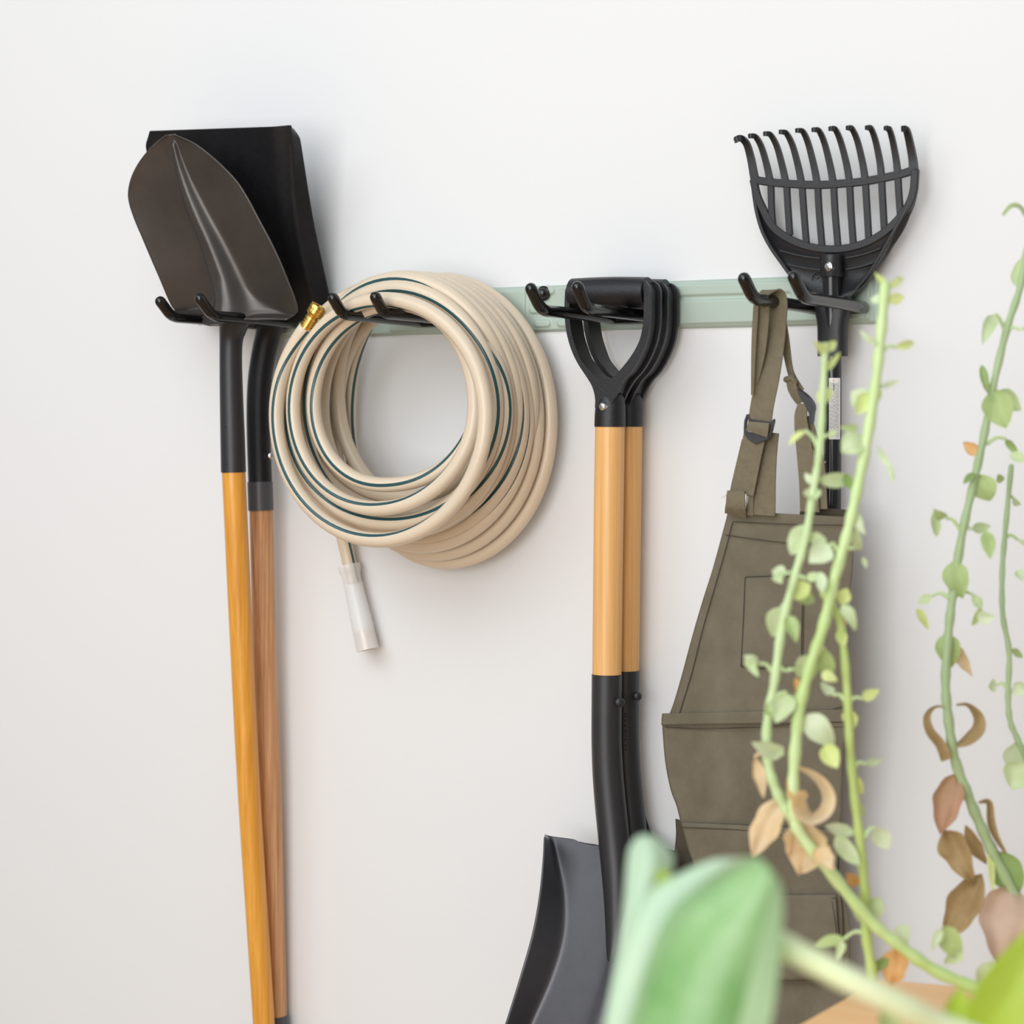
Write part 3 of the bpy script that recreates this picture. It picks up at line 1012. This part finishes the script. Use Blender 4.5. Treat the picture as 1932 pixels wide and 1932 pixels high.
for s in ([(1288, 1561), (1360, 1564), (1420, 1568), (1480, 1576)], [(1482, 1698), (1530, 1700), (1576, 1694)], [(1570, 1700), (1578, 1760), (1580, 1830)], [(1470, 1832), (1500, 1848), (1545, 1846)]):
    sm = join(sm, tube(cpath(s, .0125 if s[0][1] > 1600 else .0085), .0005, 6))
obj('stitching', sm, 'seam', ap)
# back layer seen at the lower left
bk = [((1275, 1545), (1300, 1552)), ((1276, 1575), (1306, 1580)), ((1272, 1610), (1316, 1612)), ((1262, 1645), (1330, 1645)), ((1262, 1720), (1360, 1720)), ((1270, 1850), (1380, 1850)), ((1285, 2070), (1400, 2070))]
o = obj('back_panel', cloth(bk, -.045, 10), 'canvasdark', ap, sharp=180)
solid(o, .0016)
# folded top edge behind the bib
bk = [((1513, 955), (1600, 962)), ((1509, 968), (1612, 976)), ((1508, 985), (1612, 990))]
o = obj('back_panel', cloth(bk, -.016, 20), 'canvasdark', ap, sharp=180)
solid(o, .0016)


def strap(name, pts, th=.0022, m='webbing', wdir=None):
    """pts: (px, py, t, width px)"""
    q = cr([np.r_[at(x, y, t), w / 1450.] for x, y, t, w in pts], 6)
    n_ = len(q)
    V_ = []
    for i in range(n_):
        T = unit(q[min(i + 1, n_ - 1)][:3] - q[max(i - 1, 0)][:3])
        view = unit(q[i][:3] - CAM)
        Wd = unit(np.cross(T, view)) if wdir is None else unit(np.asarray(wdir) - T * np.dot(wdir, T))
        Nn = unit(np.cross(Wd, T))
        w = q[i][3]
        for a, b in ((-1, -1), (-.5, -1.15), (.5, -1.15), (1, -1), (1, 1), (.5, 1.15), (-.5, 1.15), (-1, 1)):
            V_.append(q[i][:3] + Wd * w / 2 * a + Nn * th / 2 * b)
    F_ = [(i * 8 + k, i * 8 + (k + 1) % 8, (i + 1) * 8 + (k + 1) % 8, (i + 1) * 8 + k) for i in range(n_ - 1) for k in range(8)]
    F_ += [tuple(range(8)), tuple(range((n_ - 1) * 8, n_ * 8))]
    return obj(name, (V_, F_), m, ap, sharp=50)


# strap over the hook and down to the left buckle
strap('strap', [(1440, 571, .168, 16), (1442, 556, .165, 20), (1450, 549, .158, 26), (1461, 551, .150, 30), (1468, 566, .146, 34), (1466, 600, .147, 37), (1459, 650, .150, 42), (1449, 710, .152, 44), (1438, 765, .152, 44), (1432, 812, .151, 44)], wdir=(1, 0, 0))
strap('strap', [(1440, 568, .172, 20), (1440, 600, .166, 22), (1435, 660, .160, 20), (1427, 710, .155, 14), (1421, 745, .150, 7)], wdir=(1, 0, 0))
strap('strap', [(1427, 574, .176, 10), (1423, 640, .170, 9), (1421, 700, .165, 7), (1420, 745, .160, 5)], wdir=(1, 0, 0))
strap('strap', [(1475, 598, .140, 14), (1481, 640, .135, 16), (1489, 690, .130, 12), (1496, 712, .128, 12), (1512, 738, .126, 12)], wdir=(1, 0, 0))
# below the left buckle: front tail, loop and rear strap
strap('strap', [(1450, 815, .140, 40), (1446, 850, .139, 41), (1443, 900, .138, 42), (1441, 972, .137, 44)], wdir=(1, 0, 0))
strap('strap', [(1424, 822, .151, 42), (1418, 850, .149, 42), (1409, 890, .147, 44), (1401, 930, .145, 44)], wdir=(1, 0, 0))
strap('strap', [(1404, 830, .144, 8), (1396, 868, .143, 10), (1386, 915, .141, 12), (1377, 965, .139, 14)], wdir=(1, 0, 0))
strap('strap', [(1389, 926, .150, 34), (1388, 940, .151, 36), (1388, 956, .150, 38), (1388, 972, .140, 40)], wdir=(1, 0, 0))
strap('strap', [(1416, 930, .141, 14), (1415, 950, .140, 14), (1415, 972, .138, 14)], wdir=(1, 0, 0))
# right strap below its buckle
strap('strap', [(1491, 712, .136, 16), (1495, 732, .135, 18), (1502, 748, .132, 16), (1510, 760, .128, 14)], wdir=(1, 0, 0))
strap('strap', [(1515, 762, .134, 18), (1511, 790, .134, 24), (1518, 850, .131, 30), (1525, 910, .128, 34), (1528, 965, .120, 36)], wdir=(1, 0, 0))
strap('strap', [(1524, 785, .126, 12), (1537, 830, .124, 14), (1548, 880, .121, 16), (1551, 960, .116, 20)], wdir=(1, 0, 0))


def loopframe(outer, inner, t, th):
    O_ = [at(*p, t) for p in outer]
    I_ = [at(*p, t) for p in inner]
    return ring_prism(O_, I_, np.array([0, th, 0]))


# left ladder-lock buckle
oB = [(1408, 782), (1412, 781), (1414, 790), (1454, 796), (1460, 790), (1461, 794), (1457, 812), (1452, 824), (1449, 829), (1425, 838), (1411, 829), (1403, 818), (1403, 806), (1404, 793)]
iB = [(1409.5, 790), (1411, 790), (1413, 795), (1450, 801), (1453, 800), (1453, 801), (1451, 811), (1448.5, 817), (1446, 819.5), (1425, 817), (1413, 815), (1408, 813), (1407, 806), (1408, 796)]
bk = obj('buckle', loopframe(oB, iB, .1545, .004), 'buckle', ap, sharp=35, label='black ladder-lock buckle on the front strap')
bev(bk, .0008, 2)
strap('strap', [(1432, 797, .1570, 41), (1430, 808, .1585, 41), (1428, 818, .1570, 41)], wdir=(1, 0, 0))
# right buckle seen nearly edge on
bb = cr([np.array(p, float) for p in [(1503, 733), (1510, 738), (1520, 746), (1529, 757), (1533, 768), (1531, 780), (1529, 797), (1526, 798), (1526, 782), (1520, 768), (1514, 758), (1507, 745)]], 3, True)
bk2 = obj('buckle', prism([at(*p, .137) for p in bb], (0, .012, 0)), 'buckle', ap, sharp=35, label='second black buckle turned edge on')
bev(bk2, .0008, 2)
obj('tag_end', tube([at(1484, 716, .136), at(1494, 712, .136), at(1499, 720, .134)], .004, 10, round_ends='both'), 'webbing', ap)
# loose threads
obj('loose_thread', tube(cr([at(1374, 928, .150), at(1368, 936, .151), at(1361, 939, .151)], 5), .0005, 6), 'thread', ap)
obj('loose_thread', tube(cr([at(1553, 872, .12), at(1556, 880, .12), at(1552, 884, .12), at(1557, 870, .12)], 5), .0005, 6), 'thread', ap)
obj('tag_end', prism([at(*p, .1425) for p in [(1408, 935), (1412, 935), (1411, 946), (1409, 953)]], (0, .001, 0)), 'thread', ap, label='pale frayed slit in the strap')

# ------------------------------------------------------------------ table and pots (front right)
TH = .915


def cl(lat, z, h):
    """camera lateral / forward metres on the level at height h"""
    fwh = unit(np.array([FW[0], FW[1], 0]))
    p = np.array([CAM[0], CAM[1], 0]) + RT * lat + fwh * z
    p[2] = h
    return p


tb = thing('side_table', 'orange pine table top, only a far corner showing at lower right under the plants', 'table', cl(.6, 1.6, 0))
Bc, Ac, Cc = onz(1658, 1846, TH), onz(1507, 1932, TH), onz(1800, 1859, TH)
A2 = Bc + (Ac - Bc) * 2.1
C2 = Bc + unit(Cc - Bc) * .62
poly = [Bc, A2, cl(.42, 1.15, TH), cl(.95, 1.1, TH), C2]
bev(obj('table_top', prism(poly, (0, 0, -.028)), 'tablewood', tb, sharp=30), .003, 2)
for lat, z in ((.38, 1.92), (.22, 1.72), (.85, 1.78), (.88, 1.2), (.46, 1.25)):
    a = cl(lat, z, TH - .027)
    b = a.copy()
    b[2] = 0
    obj('leg', tube([a, b], [.018, .013], 16), 'tablewood', tb)


def pot(root, lat, z, r, h):
    c = cl(lat, z, TH)
    p = obj('pot', lathe(c, (0, 0, 1), [(0, .001), (0, r * .7), (h * .8, r * .95), (h * .8, r * 1.05), (h, r * 1.08), (h, r * .95), (h * .85, r * .9), (h * .85, .001)], 32, caps=False), 'pot', root)
    obj('soil', lathe(c + np.array([0, 0, h * .86]), (0, 0, 1), [(0, r * .9), (.004, r * .5), (.006, .001)], 24, caps=False), 'soil', root)
    return c + np.array([0, 0, h * .87])


# ------------------------------------------------------------------ plants
def leafv(base, tip, w, roll=0., curl=.15, cup=.2, shape=.8, nl=9, nw=6, wav=0., seed=0):
    """leaf blade from base to tip: w wide, rolled about its axis, curled lengthwise and cupped"""
    base, tip = np.asarray(base, float), np.asarray(tip, float)
    ax = tip - base
    L = np.linalg.norm(ax)
    ax = ax / L
    view = unit((base + tip) / 2 - CAM)
    side = unit(np.cross(ax, view))
    nrm = unit(np.cross(side, ax))
    if np.dot(nrm, view) > 0:
        nrm = -nrm
    s2 = side * math.cos(roll) + nrm * math.sin(roll)
    n2 = unit(np.cross(ax, s2))
    if np.dot(n2, view) > 0:
        n2 = -n2
    rows = []
    rr = random.Random(seed)
    p1, p2 = rr.random() * 6, rr.random() * 6
    for i in range(nl + 1):
        s = i / nl
        hw = w / 2 * max(math.sin(PI * min(s ** shape, 1)) ** .75, .03 if i in (0, nl) else .0)
        row = []
        for j in range(nw + 1):
            u = -1 + 2 * j / nw
            z = -curl * L * (2 * s - 1) ** 2 + curl * L * .5 + cup * hw * (u * u - .4) + wav * w * .12 * math.sin(s * 9 + p1) * u + wav * w * .08 * math.sin(u * 5 + p2)
            ed = 1 + wav * .12 * math.sin(s * 17 + p2 + u)
            row.append(base + ax * L * s + s2 * hw * u * ed + n2 * z)
        rows.append(row)
    return gridmesh(rows)


LN = [0]


def add_leaf(stem, z, att, base, tip, w, m, roll=None, dry=False):
    LN[0] += 1
    rr = random.Random(LN[0] * 31)
    dz = rr.uniform(-.02, .02)
    b, t = dep(*base, z + dz * .3), dep(*tip, z + dz + rr.uniform(-.015, .015))
    sc = z / F_PX
    v = leafv(b, t, w * sc, rr.uniform(-.5, .5) if roll is None else roll, rr.uniform(-.1, .22), rr.uniform(.1, .5), rr.uniform(.6, .9), wav=1. if dry else .3, seed=LN[0])
    lf = sub(obj('leaf', v, m, stem, sharp=180))
    if att:
        a = dep(*att, z)
        mid = (a + b) / 2 + np.array([0, 0, .004])
        obj('leafstalk', tube(cr([a, mid, b], 4), [.0022] * 4 + [.0017] * 5, 8), 'stem1' if not dry else m, stem)
    return lf


def add_ribbon(stem, z, pts, m):
    q = cr([np.array(p, float) for p in pts], 5)
    n_ = len(q)
    rows = []
    for i, (x, y, w) in enumerate(q):
        T = unit((np.array(q[min(i + 1, n_ - 1)][:2]) - np.array(q[max(i - 1, 0)][:2])))
        nx_, ny_ = -T[1], T[0]
        rows.append([dep(x + nx_ * w / 2 * u, y + ny_ * w / 2 * u, z + .012 * math.sin(i / n_ * 5) + .006 * u * u + .012 * u) for u in np.linspace(-1, 1, 7)])
    return sub(obj('leaf', gridmesh(rows), m, stem, sharp=180))


def add_stem(root, z, pts, r0, r1, m, name='stem'):
    """pts: (px, py[, dz]); radii in px"""
    q = cr([dep(p[0], p[1], z + (p[2] if len(p) > 2 else 0)) for p in pts], 6)
    n_ = len(q)
    rad = [(r0 + (r1 - r0) * i / (n_ - 1)) * z / F_PX * (1 + .12 * math.sin(i * 1.7)) for i in range(n_)]
    return obj(name, tube(q, rad, 12, round_ends='both'), m, root)


def leaves(stem, z, data):
    for d in data:
        att, base, tip, w, m = d[:5]
        add_leaf(stem, z, att, base, tip, w, m, d[5] if len(d) > 5 else None, m in ('dt', 'do', 'db', 'dr', 'dk'))


# --- left leggy plant
ZL = 2.02
lp = thing('leggy_plant', 'tall leggy pale green plant in front of the apron, with withered tan lower leaves', 'plant', cl(.60, 1.75, TH))
g = pot(lp, .60, 1.75, .085, .12)
s1 = add_stem(lp, ZL, [(1557, 652), (1552, 760), (1546, 850), (1534, 930), (1519, 1020), (1500, 1085), (1476, 1180), (1462, 1280), (1447, 1370), (1450, 1445), (1468, 1500), (1492, 1545)], 6.5, 10, 'stem1')
s2 = add_stem(lp, ZL, [(1670, 540), (1661, 640), (1650, 740), (1634, 840), (1614, 940), (1598, 1010), (1575, 1090), (1554, 1180), (1531, 1250), (1510, 1330), (1500, 1420), (1496, 1520), (1508, 1570), (1570, 1650), (1640, 1735), (1690, 1778), (1762, 1830), (1850, 1868)], 10, 12, 'stem2')
a, b = dep(1850, 1868, ZL), g
obj('stem', tube(cr([a, dep(1960, 1905, 1.93), b + np.array([0, 0, .01])], 8), .006, 12), 'stem4', lp)
s3 = add_stem(lp, ZL + .02, [(1553, 1120), (1575, 1150), (1588, 1190), (1598, 1300), (1603, 1400), (1612, 1500), (1624, 1600), (1632, 1690), (1634, 1760), (1648, 1850)], 7, 10, 'stem3')
leaves(s1, ZL, [
    (None, (1562, 664), (1536, 646), 22, 'ly'), (None, (1556, 662), (1578, 644), 20, 'ly'), ((1553, 715), (1558, 700), (1586, 664), 13, 'ly'), (None, (1548, 765), (1566, 728), 30, 'ly'), ((1546, 850), (1518, 812), (1486, 840), 14, 'ly'), ((1546, 842), (1562, 822), (1580, 812), 12, 'lg'),
    (None, (1534, 912), (1518, 892), 16, 'lp'), ((1534, 915), (1545, 905), (1612, 903), 30, 'lg'), (None, (1592, 895), (1610, 925), 22, 'ld'), (None, (1530, 920), (1535, 945), 34, 'lg'),
    ((1520, 1015), (1520, 990), (1492, 1047), 42, 'lg', .1), ((1500, 1095), (1484, 1082), (1456, 1078), 28, 'lp'), (None, (1466, 1080), (1474, 1100), 24, 'lg'), ((1498, 1098), (1520, 1092), (1552, 1084), 18, 'lg'), (None, (1548, 1080), (1552, 1120), 22, 'lp'), (None, (1530, 1104), (1482, 1126), 36, 'ly', .1),
    (None, (1500, 1110), (1538, 1140), 30, 'lm'), ((1482, 1150), (1474, 1148), (1456, 1203), 44, 'lg', .1), (None, (1486, 1160), (1503, 1212), 28, 'lm'), ((1460, 1272), (1432, 1252), (1404, 1238), 20, 'lp'), (None, (1408, 1240), (1432, 1278), 20, 'lg'),
    ((1466, 1268), (1480, 1266), (1500, 1262), 9, 'lg'), ((1452, 1330), (1484, 1306), (1464, 1364), 50, 'lg', .1), (None, (1470, 1330), (1442, 1345), 34, 'lm'), ((1448, 1420), (1478, 1424), (1418, 1400), 36, 'lp'),
    ((1448, 1430), (1424, 1428), (1441, 1506), 24, 'dt'), ((1470, 1500), (1474, 1503), (1418, 1617), 56, 'dt', .1), (None, (1490, 1462), (1490, 1512), 13, 'do')])
leaves(s2, ZL, [
    (None, (1673, 540), (1650, 514), 14, 'ly'), (None, (1678, 542), (1706, 522), 16, 'ly'), (None, (1668, 535), (1678, 548), 18, 'lm'), (None, (1664, 570), (1642, 562), 20, 'lp'), (None, (1674, 566), (1707, 560), 26, 'ly'), ((1658, 662), (1652, 650), (1622, 622), 14, 'lp'), ((1660, 668), (1690, 655), (1726, 646), 18, 'ly'),
    ((1652, 738), (1664, 730), (1698, 718), 13, 'lp'), ((1650, 765), (1646, 770), (1606, 738), 46, 'lp', .3), (None, (1640, 740), (1616, 782), 34, 'ly'), (None, (1650, 752), (1668, 738), 16, 'lp'), (None, (1638, 770), (1652, 790), 22, 'lg'),
    ((1634, 838), (1628, 822), (1588, 852), 48, 'lg', .1), (None, (1620, 808), (1584, 806), 14, 'lm'), ((1684, 906), (1678, 880), (1656, 842), 15, 'lp'), (None, (1676, 870), (1684, 906), 8, 'lp'), ((1612, 955), (1612, 965), (1632, 1010), 20, 'lp'), (None, (1616, 1000), (1620, 1044), 20, 'lg'), ((1582, 1042), (1606, 1036), (1612, 1030), 9, 'lg'), (None, (1628, 1050), (1634, 1072), 10, 'lg'),
    ((1580, 1040), (1566, 1028), (1526, 1062), 48, 'lp', .1), (None, (1560, 1020), (1520, 1010), 26, 'lg'), (None, (1600, 1112), (1584, 1140), 28, 'ly'), (None, (1590, 1140), (1616, 1190), 26, 'lg'), (None, (1536, 1238), (1508, 1284), 46, 'lg', .1), (None, (1500, 1278), (1520, 1325), 18, 'do'),
    ((1545, 1235), (1556, 1226), (1566, 1284), 36, 'lm'), (None, (1550, 1270), (1580, 1285), 22, 'ly'), (None, (1505, 1310), (1494, 1330), 16, 'lp'), (None, (1522, 1350), (1575, 1408), 50, 'lp', .1), (None, (1556, 1405), (1580, 1450), 38, 'ly', .1),
    ((1510, 1548), (1528, 1548), (1508, 1652), 84, 'dt', .1), (None, (1500, 1560), (1490, 1620), 34, 'dt'), (None, (1540, 1600), (1574, 1640), 40, 'dt', .1)])
add_ribbon(s2, ZL - .01, [(1506, 1449, 6), (1528, 1458, 12), (1552, 1478, 20), (1564, 1506, 26), (1556, 1532, 26), (1532, 1546, 22), (1512, 1532, 30), (1508, 1508, 28), (1522, 1496, 12)], 'dt')
leaves(s3, ZL + .02, [
    (None, (1586, 1160), (1588, 1192), 20, 'do'), (None, (1583, 1186), (1592, 1220), 22, 'ly'), ((1596, 1325), (1572, 1312), (1548, 1288), 22, 'lp'), ((1598, 1330), (1626, 1318), (1660, 1302), 22, 'ly'), (None, (1598, 1338), (1612, 1374), 30, 'ly'), ((1610, 1450), (1632, 1442), (1664, 1434), 16, 'lg'),
    (None, (1614, 1465), (1628, 1500), 20, 'ly'), (None, (1618, 1515), (1630, 1540), 16, 'lg'), ((1630, 1582), (1652, 1562), (1676, 1602), 38, 'lp', .1), ((1626, 1578), (1612, 1572), (1556, 1558), 26, 'lp'), (None, (1576, 1578), (1622, 1634), 34, 'lg'), (None, (1600, 1650), (1620, 1672), 24, 'do'),
    (None, (1634, 1676), (1634, 1700), 16, 'lp'), (None, (1618, 1700), (1652, 1748), 44, 'lp', .1), (None, (1662, 1695), (1630, 1745), 36, 'lg', .1), ((1632, 1760), (1592, 1772), (1536, 1784), 26, 'lm'), (None, (1590, 1775), (1580, 1812), 18, 'lg'),
    (None, (1700, 1742), (1708, 1796), 34, 'lp'), (None, (1690, 1792), (1682, 1862), 54, 'do', .1), (None, (1676, 1808), (1636, 1838), 22, 'ld'), (None, (1780, 1748), (1812, 1812), 46, 'lm', .2), (None, (1776, 1752), (1758, 1795), 18, 'lp'), (None, (1816, 1795), (1780, 1818), 28, 'lg'), (None, (1882, 1816), (1846, 1862), 44, 'lp', .1)])

# --- right leggy plant
ZR = 2.22
rp = thing('leggy_plant', 'second leggy plant at the right frame edge, darker stem with curled brown leaves', 'plant', cl(.74, 1.80, TH))
g = pot(rp, .78, 1.72, .075, .11)
r1 = add_stem(rp, ZR, [(1938, 470), (1924, 545), (1900, 620), (1876, 720), (1855, 830), (1835, 920), (1815, 1010), (1798, 1120), (1789, 1200), (1784, 1290), (1790, 1360), (1801, 1430), (1826, 1500), (1852, 1562), (1880, 1622), (1930, 1720), (1975, 1800)], 6.5, 11, 'stem4')
obj('stem', tube(cr([dep(1970, 1792, ZR), dep(2010, 1850, 2.1), g + np.array([0, 0, .01])], 8), .006, 12), 'stem4', rp)
leaves(r1, ZR, [
    (None, (1918, 542), (1930, 484), 30, 'lg', .1), ((1896, 625), (1877, 592), (1854, 648), 26, 'lg', .1), ((1896, 628), (1925, 622), (1950, 616), 8, 'lg'), (None, (1852, 688), (1865, 744), 16, 'ld'), (None, (1856, 715), (1868, 746), 13, 'do'), (None, (1872, 735), (1898, 808), 60, 'lm', .1), (None, (1880, 738), (1926, 775), 40, 'lg', .1),
    (None, (1848, 856), (1816, 836), 24, 'do'), ((1862, 838), (1898, 828), (1922, 862), 17, 'ld'), (None, (1905, 858), (1940, 868), 22, 'lg'), (None, (1848, 896), (1868, 946), 50, 'lm', .1), (None, (1840, 892), (1818, 912), 16, 'ld'), ((1810, 998), (1786, 978), (1762, 962), 22, 'lm'), (None, (1762, 966), (1768, 1014), 20, 'lg'),
    ((1816, 1000), (1832, 1000), (1868, 992), 22, 'lg'), (None, (1860, 1000), (1869, 1053), 28, 'lm'), (None, (1796, 1060), (1816, 1130), 50, 'lm', .1), ((1790, 1128), (1758, 1124), (1732, 1138), 20, 'lg'), (None, (1730, 1148), (1752, 1188), 18, 'ly'), ((1802, 1125), (1836, 1122), (1852, 1150), 20, 'lg'), (None, (1852, 1148), (1834, 1182), 16, 'lm'), (None, (1842, 1165), (1876, 1164), 26, 'lp'),
    (None, (1786, 1196), (1794, 1262), 48, 'lm', .1), (None, (1792, 1210), (1834, 1276), 28, 'dt', .2), (None, (1802, 1460), (1774, 1574), 56, 'dr', .1), (None, (1782, 1566), (1836, 1668), 58, 'db', .2), (None, (1822, 1560), (1862, 1634), 26, 'db'), (None, (1852, 1648), (1784, 1774), 64, 'db', .1), (None, (1850, 1560), (1872, 1610), 14, 'do'),
    (None, (1868, 1600), (1874, 1690), 14, 'ly'), (None, (1880, 1606), (1922, 1690), 64, 'ld', .1), (None, (1908, 1670), (1893, 1832), 104, 'dk', .05), (None, (1930, 1440), (1910, 1490), 60, 'lg', .1)])
add_ribbon(r1, ZR, [(1786, 1334, 4), (1764, 1334, 6), (1749, 1352, 14), (1755, 1380, 18), (1774, 1404, 20), (1786, 1434, 22)], 'db')
add_ribbon(r1, ZR, [(1804, 1330, 4), (1826, 1330, 8), (1846, 1352, 20), (1846, 1376, 26), (1826, 1396, 22), (1804, 1408, 8)], 'db')
add_ribbon(r1, ZR, [(1846, 1514, 4), (1866, 1514, 12), (1870, 1550, 16), (1880, 1580, 12), (1898, 1610, 5)], 'db')
add_ribbon(r1, ZR, [(1936, 408, 8), (1924, 390, 9), (1908, 388, 9), (1892, 406, 6)], 'lm')
r2 = add_stem(rp, ZR + .05, [(1908, 880), (1897, 1000), (1891, 1080), (1892, 1160), (1904, 1230), (1902, 1310), (1906, 1360), (1922, 1400), (1960, 1500), (1990, 1700), (2000, 1800)], 5, 6, 'stem4')
leaves(r2, ZR + .05, [(None, (1884, 896), (1890, 912), 16, 'lm'), ((1900, 945), (1912, 940), (1924, 956), 14, 'lg'), ((1895, 1015), (1920, 1018), (1942, 1030), 10, 'lg'), (None, (1920, 1075), (1936, 1098), 24, 'lp'), ((1902, 1300), (1880, 1292), (1864, 1296), 26, 'lp'), (None, (1908, 1225), (1930, 1240), 16, 'lm'), (None, (1912, 1290), (1934, 1310), 34, 'lp'), (None, (1915, 1400), (1936, 1470), 60, 'lp', .1)])

# --- broad-leaved plant, nearest the camera
ZB = 1.26
bp = thing('broad_leaf_plant', 'broad glossy folded green leaf on a pale yellow-green stalk, nearest the camera', 'plant', cl(.52, 1.3, TH))
g = pot(bp, .56, 1.38, .08, .12)
st_ = obj('stem', tube(cr([dep(1440, 1768, ZB + .035), dep(1500, 1796, ZB + .022), dep(1600, 1848, ZB + .02), dep(1700, 1898, ZB + .03), dep(1800, 1945, ZB + .05), dep(2000, 2010, 1.32), g + np.array([0, 0, .01])], 8), [.0082] * 8 + [.0078] * 41, 16), 'stalk', bp, label='pale yellow-green leaf stalk')
# rows from the leaf base (upper right) to its drooping tip: outer pale edge, crease, near edge
rws = [((1395, 1618), (1430, 1616), (1470, 1660)), ((1345, 1622), (1405, 1630), (1478, 1690)), ((1300, 1640), (1370, 1655), (1477, 1740)), ((1262, 1658), (1330, 1690), (1473, 1790)), ((1222, 1680), (1290, 1735), (1468, 1840)), ((1195, 1735), (1258, 1790), (1462, 1890)), ((1176, 1800), (1235, 1850), (1452, 1940)), ((1155, 1870), (1212, 1920), (1430, 2010)), ((1138, 1950), (1190, 2000), (1380, 2090)), ((1140, 2060), (1180, 2090), (1290, 2150)), ((1175, 2160), (1190, 2168), (1215, 2180))]
q = cr([np.r_[a, b, c] for a, b, c in rws], 3)
rows = []
for r in q:
    a, b, c = r[:2], r[2:4], r[4:6]
    row = []
    for j in range(7):
        u = j / 6
        row.append(dep(*(a + (b - a) * u), ZB + .055 * (1 - u) + .02 * math.sin(PI * u)))
    for j in range(1, 13):
        u = j / 12
        row.append(dep(*(b + (c - b) * u), ZB - .016 * math.sin(PI * u) - .014 * u * u))
    rows.append(row)
V_, F_ = gridmesh(rows)
sub(obj('leaf', (V_, F_, [1 if k % 18 < 4 else (2 if k % 18 > 14 else 0) for k in range(len(F_))]), ['bigleaf', 'palefold', 'litmargin'], bp, sharp=180))
rws = [((1205, 1576), (1238, 1576)), ((1188, 1598), (1268, 1606)), ((1182, 1640), (1270, 1640)), ((1178, 1690), (1248, 1680)), ((1172, 1745), (1228, 1730)), ((1162, 1810), (1215, 1790)), ((1150, 1880), (1205, 1860)), ((1136, 1960), (1190, 1940)), ((1130, 2050), (1180, 2040))]
q = cr([np.r_[a, b] for a, b in rws], 3)
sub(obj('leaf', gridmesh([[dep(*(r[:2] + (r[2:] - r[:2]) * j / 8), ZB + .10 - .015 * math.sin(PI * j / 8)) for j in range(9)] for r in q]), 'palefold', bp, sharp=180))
add_leaf(bp, ZB + .06, None, (1246, 1640), (1262, 1690), 34, 'bright', .1)
add_leaf(bp, 1.5, None, (1840, 1985), (1992, 1716), 118, 'bright', .1)
add_leaf(bp, 1.5, None, (1800, 1990), (1812, 1862), 64, 'bright', .1)
add_leaf(bp, 1.55, None, (1690, 1990), (1668, 1870), 44, 'lm', .1)

# ------------------------------------------------------------------ light
w = bpy.data.worlds.new('World')
SC.world = w
w.use_nodes = True
nt = w.node_tree
bg = nt.nodes['Background']
tc = nt.nodes.new('ShaderNodeTexCoord')
sp_ = nt.nodes.new('ShaderNodeSeparateXYZ')
nt.links.new(tc.outputs['Generated'], sp_.inputs[0])
rp_ = nt.nodes.new('ShaderNodeValToRGB')
rp_.color_ramp.elements[0].position = .0
rp_.color_ramp.elements[0].color = (.36, .31, .27, 1)
rp_.color_ramp.elements[1].position = 1.
rp_.color_ramp.elements[1].color = (.97, .985, 1.0, 1)
e = rp_.color_ramp.elements.new(.5)
e.color = (.74, .74, .74, 1)
mr = nt.nodes.new('ShaderNodeMapRange')
mr.inputs['From Min'].default_value = -1
nt.links.new(sp_.outputs['Z'], mr.inputs['Value'])
nt.links.new(mr.outputs['Result'], rp_.inputs['Fac'])
nt.links.new(rp_.outputs['Color'], bg.inputs['Color'])
bg.inputs['Strength'].default_value = .55


def area(name, loc, target, sx, sy, power, col):
    l = bpy.data.lights.new(name, 'AREA')
    l.shape = 'RECTANGLE'
    l.size, l.size_y = sx, sy
    l.energy = power
    l.color = col
    o = bpy.data.objects.new(name, l)
    COL.objects.link(o)
    o.location = loc
    o.rotation_euler = (Vector(target) - Vector(loc)).to_track_quat('-Z', 'Y').to_euler()
    return o


area('ceiling_light', (-.1, -3.0, 3.5), (0, 0, 1.9), 4.2, 2.0, 112, (.90, .955, 1))
area('window_fill', (.9, -5.0, 1.7), (.1, 0, 1.6), 3.0, 2.2, 158, (1, .995, .98))  # unseen source behind the camera, set low and frontal to fill shade inside the hose

cam = bpy.data.cameras.new('Camera')
co = bpy.data.objects.new('Camera', cam)
COL.objects.link(co)
cam.sensor_width = 36
cam.lens = F_PX / 1932 * 36
co.location = tuple(CAM)
co.rotation_euler = Vector(tuple(FW)).to_track_quat('-Z', 'Y').to_euler()
cam.dof.use_dof = True
cam.dof.focus_distance = 2.80
cam.dof.aperture_fstop = 4.2
cam.clip_start = .05
SC.camera = co
SC.view_settings.view_transform = 'Standard'
SC.view_settings.look = 'None'
SC.view_settings.gamma = 1
SC.view_settings.use_curve_mapping = False
SC.view_settings.exposure = -0.42
